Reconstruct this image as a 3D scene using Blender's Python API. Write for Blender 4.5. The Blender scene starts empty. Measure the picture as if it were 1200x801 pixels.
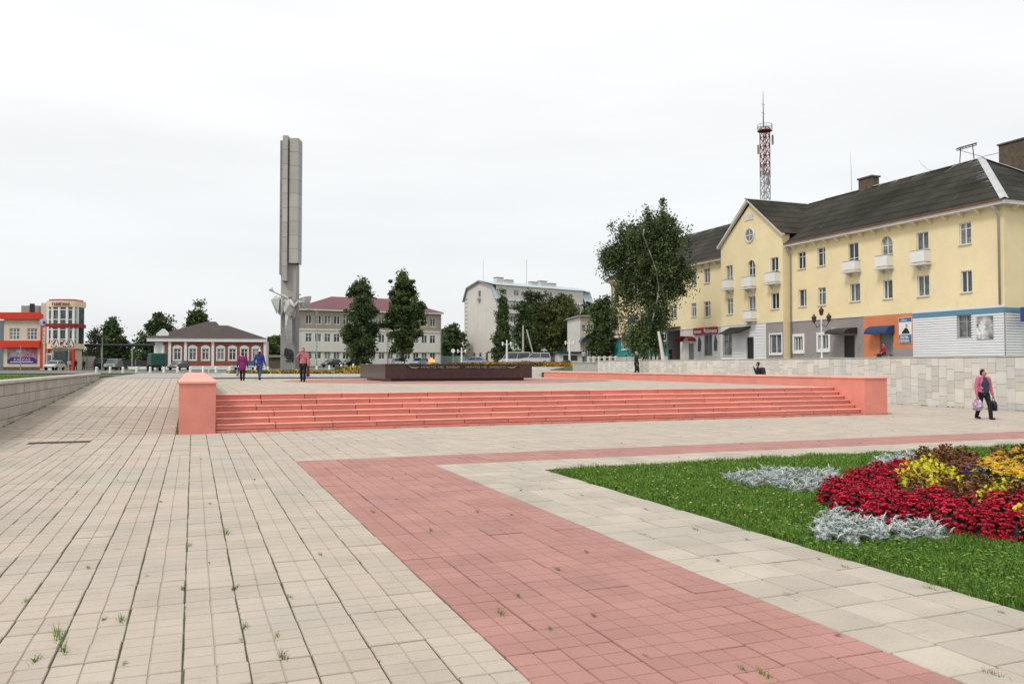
import bpy, bmesh, math, random
import numpy as np
from mathutils import Vector, Matrix
R = math.radians
random.seed(7); RNG = np.random.default_rng(7)
scene = bpy.context.scene
COL = scene.collection

# ------------------------------------------------------------------ camera
FPX, CAMH, HORIZ, VPX = 960.0, 1.74, 428.0, 226.5      # photo is 1200 x 801
PSI = math.atan((600 - VPX) / FPX)                      # yaw to the right of the paving direction (+Y)
PIT = math.atan((HORIZ - 400.5) / FPX)
cam_d = bpy.data.cameras.new('camera'); cam = bpy.data.objects.new('camera', cam_d); COL.objects.link(cam)
cam_d.sensor_width = 36; cam_d.lens = 36 * FPX / 1200; cam_d.clip_end = 8000; cam_d.clip_start = .1
cam.location = (0, 0, CAMH); cam.rotation_euler = (R(90) + PIT, 0, -PSI)
scene.camera = cam

# ------------------------------------------------------------------ sky and sun (overcast)
SUN_EL, SUN_AZ = 52.0, -118.0        # azimuth from +Y, positive towards +X
w = bpy.data.worlds.new('World'); scene.world = w; w.use_nodes = True
nt = w.node_tree; nt.nodes.clear()
out = nt.nodes.new('ShaderNodeOutputWorld'); bg = nt.nodes.new('ShaderNodeBackground')
sky = nt.nodes.new('ShaderNodeTexSky'); sky.sky_type = 'NISHITA'; sky.sun_disc = False
sky.sun_elevation = R(SUN_EL); sky.sun_rotation = R(SUN_AZ); sky.dust_density = 3
tc = nt.nodes.new('ShaderNodeTexCoord'); sep = nt.nodes.new('ShaderNodeSeparateXYZ')
nt.links.new(tc.outputs['Generated'], sep.inputs[0])
rmp = nt.nodes.new('ShaderNodeValToRGB')               # overcast cloud deck: brighter overhead, greyer to the horizon
el = rmp.color_ramp.elements
el[0].position = 0.0; el[0].color = (7.3, 7.42, 7.5, 1)
el[1].position = .5; el[1].color = (9.0, 9.05, 9.05, 1)
e = el.new(.12); e.color = (7.6, 7.75, 7.85, 1)
e = el.new(.28); e.color = (8.5, 8.6, 8.65, 1)
nt.links.new(sep.outputs['Z'], rmp.inputs[0])
mp = nt.nodes.new('ShaderNodeMapping'); mp.inputs['Scale'].default_value = (1.0, 1.0, 6)
nz = nt.nodes.new('ShaderNodeTexNoise'); nz.inputs['Scale'].default_value = 1.6; nz.inputs['Detail'].default_value = 5
nt.links.new(tc.outputs['Generated'], mp.inputs[0]); nt.links.new(mp.outputs[0], nz.inputs['Vector'])
mr = nt.nodes.new('ShaderNodeMapRange'); mr.inputs['From Min'].default_value = .3; mr.inputs['From Max'].default_value = .7
mr.inputs['To Min'].default_value = .90; mr.inputs['To Max'].default_value = 1.04
nt.links.new(nz.outputs[0], mr.inputs[0])
mul = nt.nodes.new('ShaderNodeVectorMath'); mul.operation = 'SCALE'
nt.links.new(rmp.outputs[0], mul.inputs[0]); nt.links.new(mr.outputs[0], mul.inputs['Scale'])
mx = nt.nodes.new('ShaderNodeMix'); mx.data_type = 'RGBA'; mx.inputs[0].default_value = .93
nt.links.new(sky.outputs[0], mx.inputs[6]); nt.links.new(mul.outputs[0], mx.inputs[7])
nt.links.new(mx.outputs[2], bg.inputs[0]); bg.inputs[1].default_value = .1
nt.links.new(bg.outputs[0], out.inputs[0])
sd = bpy.data.lights.new('sun', 'SUN'); sd.energy = 1.5; sd.angle = R(14); sd.color = (1, .96, .9)
so = bpy.data.objects.new('sun', sd); COL.objects.link(so)
sv = Vector((math.sin(R(SUN_AZ)) * math.cos(R(SUN_EL)), math.cos(R(SUN_AZ)) * math.cos(R(SUN_EL)), math.sin(R(SUN_EL))))
so.rotation_euler = sv.to_track_quat('Z', 'Y').to_euler(); so.location = sv * 60
vs = scene.view_settings; vs.view_transform = 'Standard'; vs.look = 'None'; vs.exposure = 0.3; vs.gamma = 1; vs.use_curve_mapping = False
scene.render.film_transparent = False
try:
    scene.cycles.max_bounces = 6; scene.cycles.diffuse_bounces = 3; scene.cycles.glossy_bounces = 3; scene.cycles.transparent_max_bounces = 6
except Exception: pass

# ------------------------------------------------------------------ pixel -> world
CP, SP = math.cos(PSI), math.sin(PSI)
def ray(px, py):
    x = (px - 600) / FPX; y = (400.5 - py) / FPX
    f = math.cos(PIT) - y * math.sin(PIT); up = math.sin(PIT) + y * math.cos(PIT)
    return Vector((x * CP + f * SP, -x * SP + f * CP, up))
ORI = Vector((0, 0, CAMH))
def G(px, py, z=0.0):
    d = ray(px, py); return ORI + d * ((z - CAMH) / d.z)
def D(px, py, zc):
    d = ray(px, py); return ORI + d * (zc / (d.x * SP + d.y * CP))
def onX(px, py, X):
    d = ray(px, py); return ORI + d * (X / d.x)
def proj(p):
    x = p[0] * CP - p[1] * SP; f0 = p[0] * SP + p[1] * CP; u = p[2] - CAMH
    f = f0 * math.cos(PIT) + u * math.sin(PIT); v = u * math.cos(PIT) - f0 * math.sin(PIT)
    if f < .05: return None
    return 600 + FPX * x / f, 400.5 - FPX * v / f, f
def smooth(x, a, b):
    t = min(1, max(0, (x - a) / (b - a))); return t * t * (3 - 2 * t)

# ------------------------------------------------------------------ mesh helpers
class MB:
    def __init__(s): s.v = []; s.f = []; s.m = []
    def add(s, vs, fs, mi=0):
        o = len(s.v); s.v += [tuple(v) for v in vs]; s.f += [tuple(i + o for i in f) for f in fs]; s.m += [mi] * len(fs); return s
    def box(s, x0, x1, y0, y1, z0, z1, mi=0):
        return s.add([(x0,y0,z0),(x1,y0,z0),(x1,y1,z0),(x0,y1,z0),(x0,y0,z1),(x1,y0,z1),(x1,y1,z1),(x0,y1,z1)],
                     [(0,3,2,1),(4,5,6,7),(0,1,5,4),(1,2,6,5),(2,3,7,6),(3,0,4,7)], mi)
    def bevbox(s, x0, x1, y0, y1, z0, z1, b=.02, mi=0):
        vs = []
        for z, i in ((z0, b), (z0 + b, 0), (z1 - b, 0), (z1, b)):
            vs += [(x0+i,y0+i,z),(x1-i,y0+i,z),(x1-i,y1-i,z),(x0+i,y1-i,z)]
        fs = [(3,2,1,0),(12,13,14,15)]
        for k in range(3):
            for j in range(4): fs.append((k*4+j, k*4+(j+1)%4, k*4+4+(j+1)%4, k*4+4+j))
        return s.add(vs, fs, mi)
    def bar(s, a, b, r, n=6, r2=None, mi=0, caps=True):
        a = Vector(a); b = Vector(b); r2 = r if r2 is None else r2
        d = (b - a)
        if d.length < 1e-6: return s
        d.normalize(); u = d.orthogonal().normalized(); v = d.cross(u)
        vs = [a + (u*math.cos(t*2*math.pi/n) + v*math.sin(t*2*math.pi/n))*r for t in range(n)] + \
             [b + (u*math.cos(t*2*math.pi/n) + v*math.sin(t*2*math.pi/n))*r2 for t in range(n)]
        fs = [(t, (t+1)%n, n+(t+1)%n, n+t) for t in range(n)]
        if caps: fs += [tuple(range(n-1,-1,-1)), tuple(range(n, 2*n))]
        return s.add(vs, fs, mi)
    def tube(s, pts, rs, n=6, mi=0):
        pts = [Vector(p) for p in pts]
        if isinstance(rs, (int, float)): rs = [rs] * len(pts)
        vs = []; u = None
        for i, p in enumerate(pts):
            d = (pts[min(i+1, len(pts)-1)] - pts[max(i-1, 0)]).normalized()
            u = d.orthogonal().normalized() if u is None else (u - d * u.dot(d)).normalized()
            v = d.cross(u)
            vs += [p + (u*math.cos(t*2*math.pi/n) + v*math.sin(t*2*math.pi/n))*rs[i] for t in range(n)]
        fs = [(k*n+t, k*n+(t+1)%n, k*n+n+(t+1)%n, k*n+n+t) for k in range(len(pts)-1) for t in range(n)]
        fs += [tuple(range(n-1,-1,-1)), tuple(range((len(pts)-1)*n, len(pts)*n))]
        return s.add(vs, fs, mi)
    def prism(s, poly, a0, a1, axis='y', mi=0):     # poly in the two other axes; extruded along axis
        n = len(poly)
        def mk(p, a): return {'y': (p[0], a, p[1]), 'z': (p[0], p[1], a), 'x': (a, p[0], p[1])}[axis]
        vs = [mk(p, a0) for p in poly] + [mk(p, a1) for p in poly]
        fs = [tuple(range(n)), tuple(range(2*n-1, n-1, -1))] + [(i, n+i, n+(i+1)%n, (i+1)%n) for i in range(n)]
        return s.add(vs, fs, mi)
    def lathe(s, prof, n=12, c=(0,0,0), mi=0):
        vs = [(c[0]+r*math.cos(t*2*math.pi/n), c[1]+r*math.sin(t*2*math.pi/n), c[2]+z) for r, z in prof for t in range(n)]
        fs = [(k*n+t, k*n+(t+1)%n, k*n+n+(t+1)%n, k*n+n+t) for k in range(len(prof)-1) for t in range(n)]
        fs += [tuple(range(n-1,-1,-1)), tuple(range((len(prof)-1)*n, len(prof)*n))]
        return s.add(vs, fs, mi)
    def mesh(s, name, mats, smooth=False, fix=True):
        me = bpy.data.meshes.new(name); me.from_pydata(s.v, [], s.f)
        for m in (mats if isinstance(mats, (list, tuple)) else [mats]): me.materials.append(m)
        if any(s.m): me.polygons.foreach_set('material_index', s.m)
        if fix:
            bm = bmesh.new(); bm.from_mesh(me); bmesh.ops.recalc_face_normals(bm, faces=bm.faces); bm.to_mesh(me); bm.free()
        me.polygons.foreach_set('use_smooth', [bool(smooth)] * len(me.polygons))
        me.update(); return me
    def build(s, name, mats, parent=None, smooth=False, fix=True):
        return obj(name, s.mesh(name, mats, smooth, fix), parent)

def obj(name, me, parent=None, loc=None, rz=None):
    o = bpy.data.objects.new(name, me); COL.objects.link(o)
    if parent is not None: o.parent = parent
    if loc is not None: o.location = loc
    if rz is not None: o.rotation_euler = (0, 0, rz)
    return o
def tag(o, label=None, cat=None, group=None, kind=None):
    if label: o['label'] = label
    if cat: o['category'] = cat
    if group: o['group'] = group
    if kind: o['kind'] = kind
    return o
def thing(name, label, cat, loc=(0,0,0), rz=0, group=None):
    o = bpy.data.objects.new(name, None); COL.objects.link(o); o.empty_display_size = .2
    o.location = loc; o.rotation_euler = (0, 0, rz); return tag(o, label, cat, group)
def copy_tree(o, parent=None):
    c = o.copy(); COL.objects.link(c); c.parent = parent
    for ch in list(o.children): copy_tree(ch, c)
    return c
def dup(o, loc, rz=0, label=None, group=None, scale=None):
    c = copy_tree(o); c.location = loc; c.rotation_euler = (0, 0, rz)
    if label: c['label'] = label
    if group: c['group'] = group
    if scale: c.scale = (scale,)*3 if isinstance(scale, (int, float)) else scale
    return c
def np_mesh(name, V, Fq, mats, midx=None, attr=None, smooth=False):
    """V (n,3) float, Fq (m,k) int -> mesh, fast; attr: per-face float 'var'"""
    me = bpy.data.meshes.new(name); n, (m, k) = len(V), Fq.shape
    me.vertices.add(n); me.vertices.foreach_set('co', np.ascontiguousarray(V, dtype=np.float32).ravel())
    me.loops.add(m*k); me.loops.foreach_set('vertex_index', np.ascontiguousarray(Fq, dtype=np.int32).ravel())
    me.polygons.add(m); me.polygons.foreach_set('loop_start', np.arange(0, m*k, k, dtype=np.int32))
    for mt in (mats if isinstance(mats, (list, tuple)) else [mats]): me.materials.append(mt)
    if midx is not None: me.polygons.foreach_set('material_index', np.ascontiguousarray(midx, dtype=np.int32))
    if attr is not None:
        a = me.attributes.new('var', 'FLOAT', 'FACE'); a.data.foreach_set('value', np.ascontiguousarray(attr, dtype=np.float32))
    me.polygons.foreach_set('use_smooth', np.full(m, bool(smooth)))
    me.update(calc_edges=True); me.validate(); return me

# ------------------------------------------------------------------ materials
def mat(name, col, rough=.8, var=.12, scale=3.0, fine=40.0, bump=.0, bscale=60.0, rand=.0, spec=.3, metal=0.0, col2=None, attr=False, hue=0, emit=0, stain=None, course=None, stain2=None):
    """procedural surface: broad patches + fine grain in world space, an optional tint col2 in patches, a per-piece brightness"""
    m = bpy.data.materials.new(name); m.use_nodes = True; t = m.node_tree; N, L = t.nodes, t.links
    b = N['Principled BSDF']; b.inputs['Roughness'].default_value = rough; b.inputs['Metallic'].default_value = metal
    b.inputs['Specular IOR Level'].default_value = spec
    geo = N.new('ShaderNodeNewGeometry')
    n1 = N.new('ShaderNodeTexNoise'); n1.inputs['Scale'].default_value = scale; n1.inputs['Detail'].default_value = 6; n1.inputs['Roughness'].default_value = .65
    n2 = N.new('ShaderNodeTexNoise'); n2.inputs['Scale'].default_value = fine; n2.inputs['Detail'].default_value = 3
    L.new(geo.outputs['Position'], n1.inputs['Vector']); L.new(geo.outputs['Position'], n2.inputs['Vector'])
    def mrange(src, lo, hi, f0=.3, f1=.7):
        r = N.new('ShaderNodeMapRange'); r.inputs['From Min'].default_value = f0; r.inputs['From Max'].default_value = f1
        r.inputs['To Min'].default_value = lo; r.inputs['To Max'].default_value = hi; L.new(src, r.inputs[0]); return r.outputs[0]
    def math_(op, a, c):
        q = N.new('ShaderNodeMath'); q.operation = op
        for i, s in enumerate((a, c)):
            if isinstance(s, (int, float)): q.inputs[i].default_value = s
            else: L.new(s, q.inputs[i])
        return q.outputs[0]
    k = math_('MULTIPLY', mrange(n1.outputs[0], 1 - var, 1 + var), mrange(n2.outputs[0], 1 - var * .6, 1 + var * .6))
    if rand or attr:
        oi = N.new('ShaderNodeObjectInfo'); rv = oi.outputs['Random']
        if attr:
            at = N.new('ShaderNodeAttribute'); at.attribute_name = 'var'
            rv = math_('FRACT', math_('ADD', rv, at.outputs['Fac']), 0)
        k = math_('MULTIPLY', k, mrange(rv, 1 - rand, 1 + rand, 0, 1))
    c = N.new('ShaderNodeRGB'); c.outputs[0].default_value = (*col, 1); cs = c.outputs[0]
    if col2:
        n3 = N.new('ShaderNodeTexNoise'); n3.inputs['Scale'].default_value = scale * .37; n3.inputs['Detail'].default_value = 4
        L.new(geo.outputs['Position'], n3.inputs['Vector'])
        mm = N.new('ShaderNodeMix'); mm.data_type = 'RGBA'; L.new(mrange(n3.outputs[0], 0, 1, .4, .62), mm.inputs[0])
        L.new(cs, mm.inputs[6]); mm.inputs[7].default_value = (*col2, 1); cs = mm.outputs[2]
    for st_ in [q for q in (stain, stain2) if q]:   # (colour, scale, threshold[, height stretch]) dirt with its own shape
        n4 = N.new('ShaderNodeTexNoise'); n4.inputs['Scale'].default_value = st_[1]; n4.inputs['Detail'].default_value = 8; n4.inputs['Roughness'].default_value = .7
        mpn = N.new('ShaderNodeMapping'); mpn.inputs['Scale'].default_value = (1, 1, st_[3] if len(st_) > 3 else 1); mpn.inputs['Location'].default_value = (st_[1], 0, 0)
        L.new(geo.outputs['Position'], mpn.inputs[0]); L.new(mpn.outputs[0], n4.inputs['Vector'])
        mm = N.new('ShaderNodeMix'); mm.data_type = 'RGBA'; L.new(mrange(n4.outputs[0], 0, 1, st_[2], st_[2] + (.12 if st_ is stain else .03)), mm.inputs[0])
        L.new(cs, mm.inputs[6]); mm.inputs[7].default_value = (*st_[0], 1); cs = mm.outputs[2]
    if course:  # overlapping courses too fine to build: (metres of height per course, darkening of the lap line)
        sx = N.new('ShaderNodeSeparateXYZ'); L.new(geo.outputs['Position'], sx.inputs[0])
        fr = math_('FRACT', math_('DIVIDE', math_('ADD', sx.outputs['Z'], math_('MULTIPLY', n1.outputs[0], .12)), course[0]), 0)
        k = math_('MULTIPLY', k, mrange(fr, 1 - course[1], 1, 0, .3))
    vm = N.new('ShaderNodeVectorMath'); vm.operation = 'SCALE'; L.new(cs, vm.inputs[0]); L.new(k, vm.inputs['Scale'])
    L.new(vm.outputs[0], b.inputs['Base Color'])
    if bump:
        n5 = N.new('ShaderNodeTexNoise'); n5.inputs['Scale'].default_value = bscale; n5.inputs['Detail'].default_value = 4
        L.new(geo.outputs['Position'], n5.inputs['Vector'])
        bp = N.new('ShaderNodeBump'); bp.inputs['Strength'].default_value = bump; bp.inputs['Distance'].default_value = .02
        L.new(n5.outputs[0], bp.inputs['Height']); L.new(bp.outputs[0], b.inputs['Normal'])
    if emit:
        b.inputs['Emission Color'].default_value = (*col, 1); b.inputs['Emission Strength'].default_value = emit
    return m
def leaf_mat(name, col, rand=.35, trans=.25, hue=None, rough=.55):
    m = bpy.data.materials.new(name); m.use_nodes = True; t = m.node_tree; N, L = t.nodes, t.links
    b = N['Principled BSDF']; b.inputs['Roughness'].default_value = rough; b.inputs['Specular IOR Level'].default_value = .25
    at = N.new('ShaderNodeAttribute'); at.attribute_name = 'var'
    r = N.new('ShaderNodeValToRGB'); e = r.color_ramp.elements
    e[0].color = (*[c * (1 - rand) for c in col], 1); e[1].color = (*[c * (1 + rand) for c in (hue or col)], 1)
    L.new(at.outputs['Fac'], r.inputs[0]); L.new(r.outputs[0], b.inputs['Base Color'])
    tr = N.new('ShaderNodeBsdfTranslucent'); L.new(r.outputs[0], tr.inputs[0])
    ms = N.new('ShaderNodeMixShader'); ms.inputs[0].default_value = trans
    L.new(b.outputs[0], ms.inputs[1]); L.new(tr.outputs[0], ms.inputs[2]); L.new(ms.outputs[0], N['Material Output'].inputs[0])
    return m
M = {}
M['slab'] = mat('paving_slab', (.466, .396, .326), .9, .07, 1.3, 55, .25, 90, rand=.055, attr=True, col2=(.425, .38, .32), stain=((.345, .30, .245), 2.6, .61), stain2=((.30, .27, .22), .9, .66))
M['slab_light'] = mat('light_slab', (.465, .41, .34), .9, .09, 1.7, 60, .3, 70, rand=.08, attr=True, col2=(.42, .375, .315), stain=((.33, .295, .24), 3.1, .6), stain2=((.29, .265, .215), 1.3, .65))
M['slab_red'] = mat('red_slab', (.40, .208, .176), .9, .08, 1.4, 55, .25, 90, rand=.07, attr=True, col2=(.385, .205, .175), stain=((.33, .185, .16), 2.3, .61), stain2=((.31, .19, .165), 1.1, .66))
M['joint'] = mat('joint_soil', (.12, .105, .08), .95, .3, 3, 30, col2=(.08, .09, .045))
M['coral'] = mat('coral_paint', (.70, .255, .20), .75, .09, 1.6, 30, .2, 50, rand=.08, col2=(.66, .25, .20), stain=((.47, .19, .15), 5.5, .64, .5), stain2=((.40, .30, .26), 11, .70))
M['coral_lit_top'] = mat('coral_paint_lit_worn', (.76, .37, .30), .8, .12, 2.2, 30, .2, 50, rand=.09, stain=((.50, .36, .30), 5.2, .62), stain2=((.42, .36, .31), 10, .67))  # paler base puts sky light on upward faces into the colour; stains are wear
M['granite_wall'] = mat('grey_stone', (.37, .355, .32), .85, .12, 2.5, 50, .2, 80, rand=.1, attr=True)
M['coping'] = mat('concrete_coping', (.45, .425, .37), .9, .12, 2, 40, .2, 60, stain=((.3, .28, .24), 2.5, .62))
M['clad'] = mat('pale_cladding', (.60, .575, .51), .85, .07, 2.2, 40, .15, 60, rand=.12, attr=True, col2=(.555, .55, .52), stain=((.46, .42, .35), 3.0, .64, .3))
M['mortar'] = mat('mortar', (.13, .12, .105), .95, .2, 4, 40)
M['asphalt'] = mat('asphalt', (.16, .155, .15), .9, .15, .6, 40)
M['soil'] = mat('soil', (.06, .045, .03), .95, .3, 3, 30)
M['turf'] = mat('turf', (.045, .07, .02), .95, .35, 2, 20)
M['earth'] = mat('far_ground', (.13, .13, .085), .95, .3, .12, 2, col2=(.07, .10, .035))
M['terrace'] = mat('terrace_paving', (.34, .32, .29), .9, .12, .8, 30)
M['white'] = mat('white_paint', (.72, .72, .70), .6, .06, 2, 30)
M['kerb'] = mat('white_kerb', (.60, .59, .56), .85, .1, 2, 30)
M['trunk'] = mat('bark', (.10, .085, .07), .95, .3, 6, 30, .5, 30)
M['birch_bark'] = mat('birch_bark', (.42, .41, .38), .85, .25, 5, 25, col2=(.12, .11, .10))
M['glass'] = mat('window_glass', (.05, .062, .07), .08, .5, 1.1, 3, spec=.5, rand=.6, col2=(.11, .125, .13))
M['glass_curtain'] = mat('curtained_glass', (.25, .265, .26), .12, .45, 2.5, 6, spec=.5, rand=.4, col2=(.12, .13, .135))
M['dark'] = mat('dark_opening', (.02, .02, .022), .7, .2)
M['black_metal'] = mat('black_metal', (.025, .025, .028), .5, .2)
M['steel'] = mat('galvanised_steel', (.42, .43, .43), .45, .15, 3, 30, metal=.6)
M['grey_paint'] = mat('grey_paint', (.30, .31, .31), .55, .1)

# simple stroke lettering (Cyrillic capitals): each glyph is a list of strokes on a 4 x 6 grid
GL = {'Н': '0006 4046 0343', 'И': '0006 4046 0046', 'К': '0006 0346 0340', 'Т': '0646 2026', 'О': '0006 0646 4640 0040', 'Е': '0006 0646 0333 0040',
      'З': '0646 4640 1343 0040', 'А': '0026 2640 1232', 'Б': '0006 0646 0343 4340 0040', 'Ы': '0006 0333 3330 0030 5056', 'Ч': '0603 0343 4046',
      'С': '0006 0646 0040', 'У': '0623 4600', 'В': '0006 0636 3633 0343 4340 0040', 'Ь': '0006 0333 3330 0030', 'Д': '1016 1636 3630 0040', 'Ж': '0046 0640 2026',
      'М': '0006 0623 2346 4640', 'Г': '0006 0646', 'Р': '0006 0646 4643 0343', 'Л': '0016 1636 3630', 'Ф': '2026 0545 0542 0202 0242 0502', 'Ц': '0006 0040 3036', ' ': '',
      'а': '0003 0333 3330 0030 ', 'б': '0006 0333 3330 0030', 'р': '0003 0333 3331 0131', 'и': '0003 3033 0033', 'к': '0003 0133 0130', 'м': '0003 0311 1133 3330', 'о': '0003 0333 3330 0030', 'г': '0003 0333',
      'з': '0333 3330 1232 0030', 'н': '0003 3033 0232', 'П': '0006 0646 4640', 'Я': '4046 0646 0603 0343 2300'}
def lettering(mb, text, u0, v0, h, wscale=1.0, st=.16, y=-.01, thick=.006, adv=5.6, mi=0):
    """adds raised letters to mb in the local x-z plane, facing -y; returns end u"""
    g = h / 6.0; u = u0
    for ch in text:
        for i, sk in enumerate(GL.get(ch, GL['О']).split()):
            a = (int(sk[0])*g*wscale + u, int(sk[1])*g + v0); b = (int(sk[2])*g*wscale + u, int(sk[3])*g + v0)
            dx, dz = b[0]-a[0], b[1]-a[1]; l = math.hypot(dx, dz) or 1; t = st*h/2
            dx, dz = dx/l*t*.98, dz/l*t*.98; nx, nz_ = -dz, dx
            q = [(a[0]-dx+nx, a[1]-dz+nz_), (a[0]-dx-nx, a[1]-dz-nz_), (b[0]+dx-nx, b[1]+dz-nz_), (b[0]+dx+nx, b[1]+dz+nz_)]
            mb.prism(q, y, y - thick - .0015*i, 'y', mi)
        u += (3.2 if ch == ' ' else adv) * g * wscale
    return u
# ================================================================== terrain
PLZ = .95                       # height of the upper plaza above the lower pavement
def far_z(x, y):
    return 1.0 + .25 * smooth(x, 10, 16) + .3 * smooth(x, 5, 40) * smooth(y, 55, 100)
def tz(x, y):
    if y <= 51 and -4.9 <= x <= 29.52: return -.07
    f = far_z(x, max(y, 51))
    if x < -4.9: return f + .22 * (1 - smooth(y, 40, 60))
    if x > 29.52:
        k = 1 - smooth(y, 57.3, 70); k2 = (1 - smooth(y, 92, 115)) * smooth(x, 34, 44)
        return f + (2.06 - f) * max(k, k2)
    return f
def lines(*spec):
    s = set()
    for a, b, st in spec:
        n = max(1, int(round((b - a) / st)))
        for i in range(n + 1): s.add(round(a + (b - a) * i / n, 3))
    return sorted(s)
def terrain(name, xs, ys, m, dz=0.0, keep=None, kind='structure', parent=None):
    mb = MB(); idx = {}
    for j, y in enumerate(ys):
        for i, x in enumerate(xs): idx[i, j] = len(mb.v); mb.v.append((x, y, tz(x, y) + dz))
    for j in range(len(ys) - 1):
        for i in range(len(xs) - 1):
            if keep and not keep((xs[i] + xs[i+1]) / 2, (ys[j] + ys[j+1]) / 2): continue
            mb.f.append((idx[i,j], idx[i+1,j], idx[i+1,j+1], idx[i,j+1])); mb.m.append(0)
    o = mb.build(name, m, parent, fix=False); tag(o, kind=kind); return o
gx = lines((-3000, -200, 700), (-200, -30, 17), (-30, -4.9, 5), (-4.95, -4.9, .05), (-4.9, 29.52, 1.72), (29.52, 29.57, .05), (29.57, 50, 2), (50, 120, 10), (120, 3000, 720))
gy = lines((-800, -20, 130), (-20, 50, 5), (51, 51.05, .05), (51.05, 130, 2.5), (130, 260, 13), (260, 4000, 700))
terrain('ground', gx, gy, M['earth'], -.06)
# paved square beyond the plaza, the road, the terrace in front of the yellow building, the lawn left of the ramp
terrain('square', lines((-4.7, 29.5, 1.7), (29.5, 60, 1.7)), lines((51.1, 84, 1.65)), M['terrace'], .012, lambda x, y: not (x > 29.5 and y < 58))
terrain('road', lines((-120, 140, 5)), lines((84.6, 135, 2.5)), M['asphalt'], .008, lambda x, y: not (x > 44 and y < 112))
terrain('terrace', lines((29.9, 47.5, 1.76)), lines((-10, 92, 2)), M['terrace'], .008, lambda x, y: y < 57.3 or x > 40)
terrain('lawn_strip', lines((-40, -5.6, 4)), lines((-10, 70, 4)), M['turf'], .01)

# ================================================================== slabs
def slab_template(w, l, sub, joint=.0058, groove=.003, dep=.007, th=.05):
    """top faces at z = 0, centred; sub = squares per side marked by shallow grooves"""
    V, F = [], []
    if sub == 1: joint = .0075
    hw, hl = w/2 - joint, l/2 - joint*(.62 if sub > 1 else .9)
    b = .0045
    V += [(-hw,-hl,-th),(hw,-hl,-th),(hw,hl,-th),(-hw,hl,-th),(-hw,-hl,-dep-.001),(hw,-hl,-dep-.001),(hw,hl,-dep-.001),(-hw,hl,-dep-.001)]
    F += [(0,1,5,4),(1,2,6,5),(2,3,7,6),(3,0,4,7),(4,5,6,7)] if sub > 1 else [(0,1,5,4),(1,2,6,5),(2,3,7,6),(3,0,4,7)]
    for i in range(sub):
        for j in range(sub):
            x0 = -hw + 2*hw*i/sub + (groove if i else 0); x1 = -hw + 2*hw*(i+1)/sub - (groove if i < sub-1 else 0)
            y0 = -hl + 2*hl*j/sub + (groove if j else 0); y1 = -hl + 2*hl*(j+1)/sub - (groove if j < sub-1 else 0)
            o = len(V)
            V += [(x0,y0,-dep),(x1,y0,-dep),(x1,y1,-dep),(x0,y1,-dep),(x0+b,y0+b,0),(x1-b,y0+b,0),(x1-b,y1-b,0),(x0+b,y1-b,0)]
            F += [(o,o+1,o+5,o+4),(o+1,o+2,o+6,o+5),(o+2,o+3,o+7,o+6),(o+3,o,o+4,o+7),(o+4,o+5,o+6,o+7)]
    return np.array(V, float), np.array(F, int)
def in_view(p, m=60):
    q = proj(p); return q is not None and -m < q[0] < 1200+m and q[1] < 801+m
def pave(rects, s, sub, m, parent, zf=lambda x, y: 0.0, near_max=300, name='slab', mfun=None, sl=None, near=True, jitter=.0035):
    """rects: (x0,x1,y0,y1) filled with columns of slabs; the nearest in view are single pieces, the rest is one joined part"""
    items = []
    for (x0, x1, y0, y1) in rects:
        nc = max(1, round((x1-x0)/s)); cw = (x1-x0)/nc
        for c in range(nc):
            ln = sl or s; ph = random.uniform(-.03, .03) if y1-y0 > 3 else 0
            nr = max(1, round((y1-y0)/ln)); rl = (y1-y0)/nr
            for r in range(nr):
                a = y0 + r*rl + (ph if r else 0); b_ = y0 + (r+1)*rl + (ph if r < nr-1 else 0)
                items.append((x0+(c+.5)*cw, (a+b_)/2, cw, b_-a))
    vis = [(proj((x, y, zf(x, y)))[2] if in_view((x, y, zf(x, y))) else 1e6, x, y, cw, ln) for x, y, cw, ln in items]
    vis.sort()
    cache = {}
    def tmpl(cw, ln, sb):
        k = (round(cw, 2), round(ln, 2), sb)
        if k not in cache: cache[k] = slab_template(k[0], k[1], sb)
        return cache[k]
    meshes = {}; n = 0; rest = []
    for d, x, y, cw, ln in vis:
        if near and n < near_max and d < 1e6:
            k = (round(cw, 2), round(ln, 2))
            if k not in meshes:
                V, F = tmpl(cw, ln, sub); meshes[k] = np_mesh(name, V, F, m)
            o = obj(name, meshes[k], parent, (x + random.gauss(0, .002), y + random.gauss(0, .0015), zf(x, y) + random.uniform(-jitter, jitter)))
            o.rotation_euler = (random.gauss(0, .0035), random.gauss(0, .0035), random.gauss(0, .006)); n += 1
        else: rest.append((d, x, y, cw, ln))
    groups = {}
    for it in rest: groups.setdefault(m if not mfun else mfun(it[1], it[2]), []).append(it)
    for mm, its in groups.items():
        Vs, Fs, A, off = [], [], [], 0
        for d, x, y, cw, ln in its:
            V, F = tmpl(cw, ln, sub if d < 16 else 1)
            g0 = (zf(x, y+.05) - zf(x, y-.05)) / .1
            tx, ty = random.gauss(0, .0035), random.gauss(0, .0035) + g0
            Z = V[:, 2] + zf(x, y) + V[:, 0]*tx + V[:, 1]*ty + random.uniform(-jitter, jitter)
            Vs.append(np.stack([V[:, 0]+x+random.gauss(0, .002)+V[:, 1]*random.gauss(0, .004), V[:, 1]+y, Z], 1)); Fs.append(F+off); off += len(V); A.append(np.full(len(F), random.random()))
        if Vs:
            o = obj(name + '_field', np_mesh(name + '_field', np.concatenate(Vs), np.concatenate(Fs), mm, attr=np.concatenate(A)), parent)
            tag(o, kind='stuff')
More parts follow.
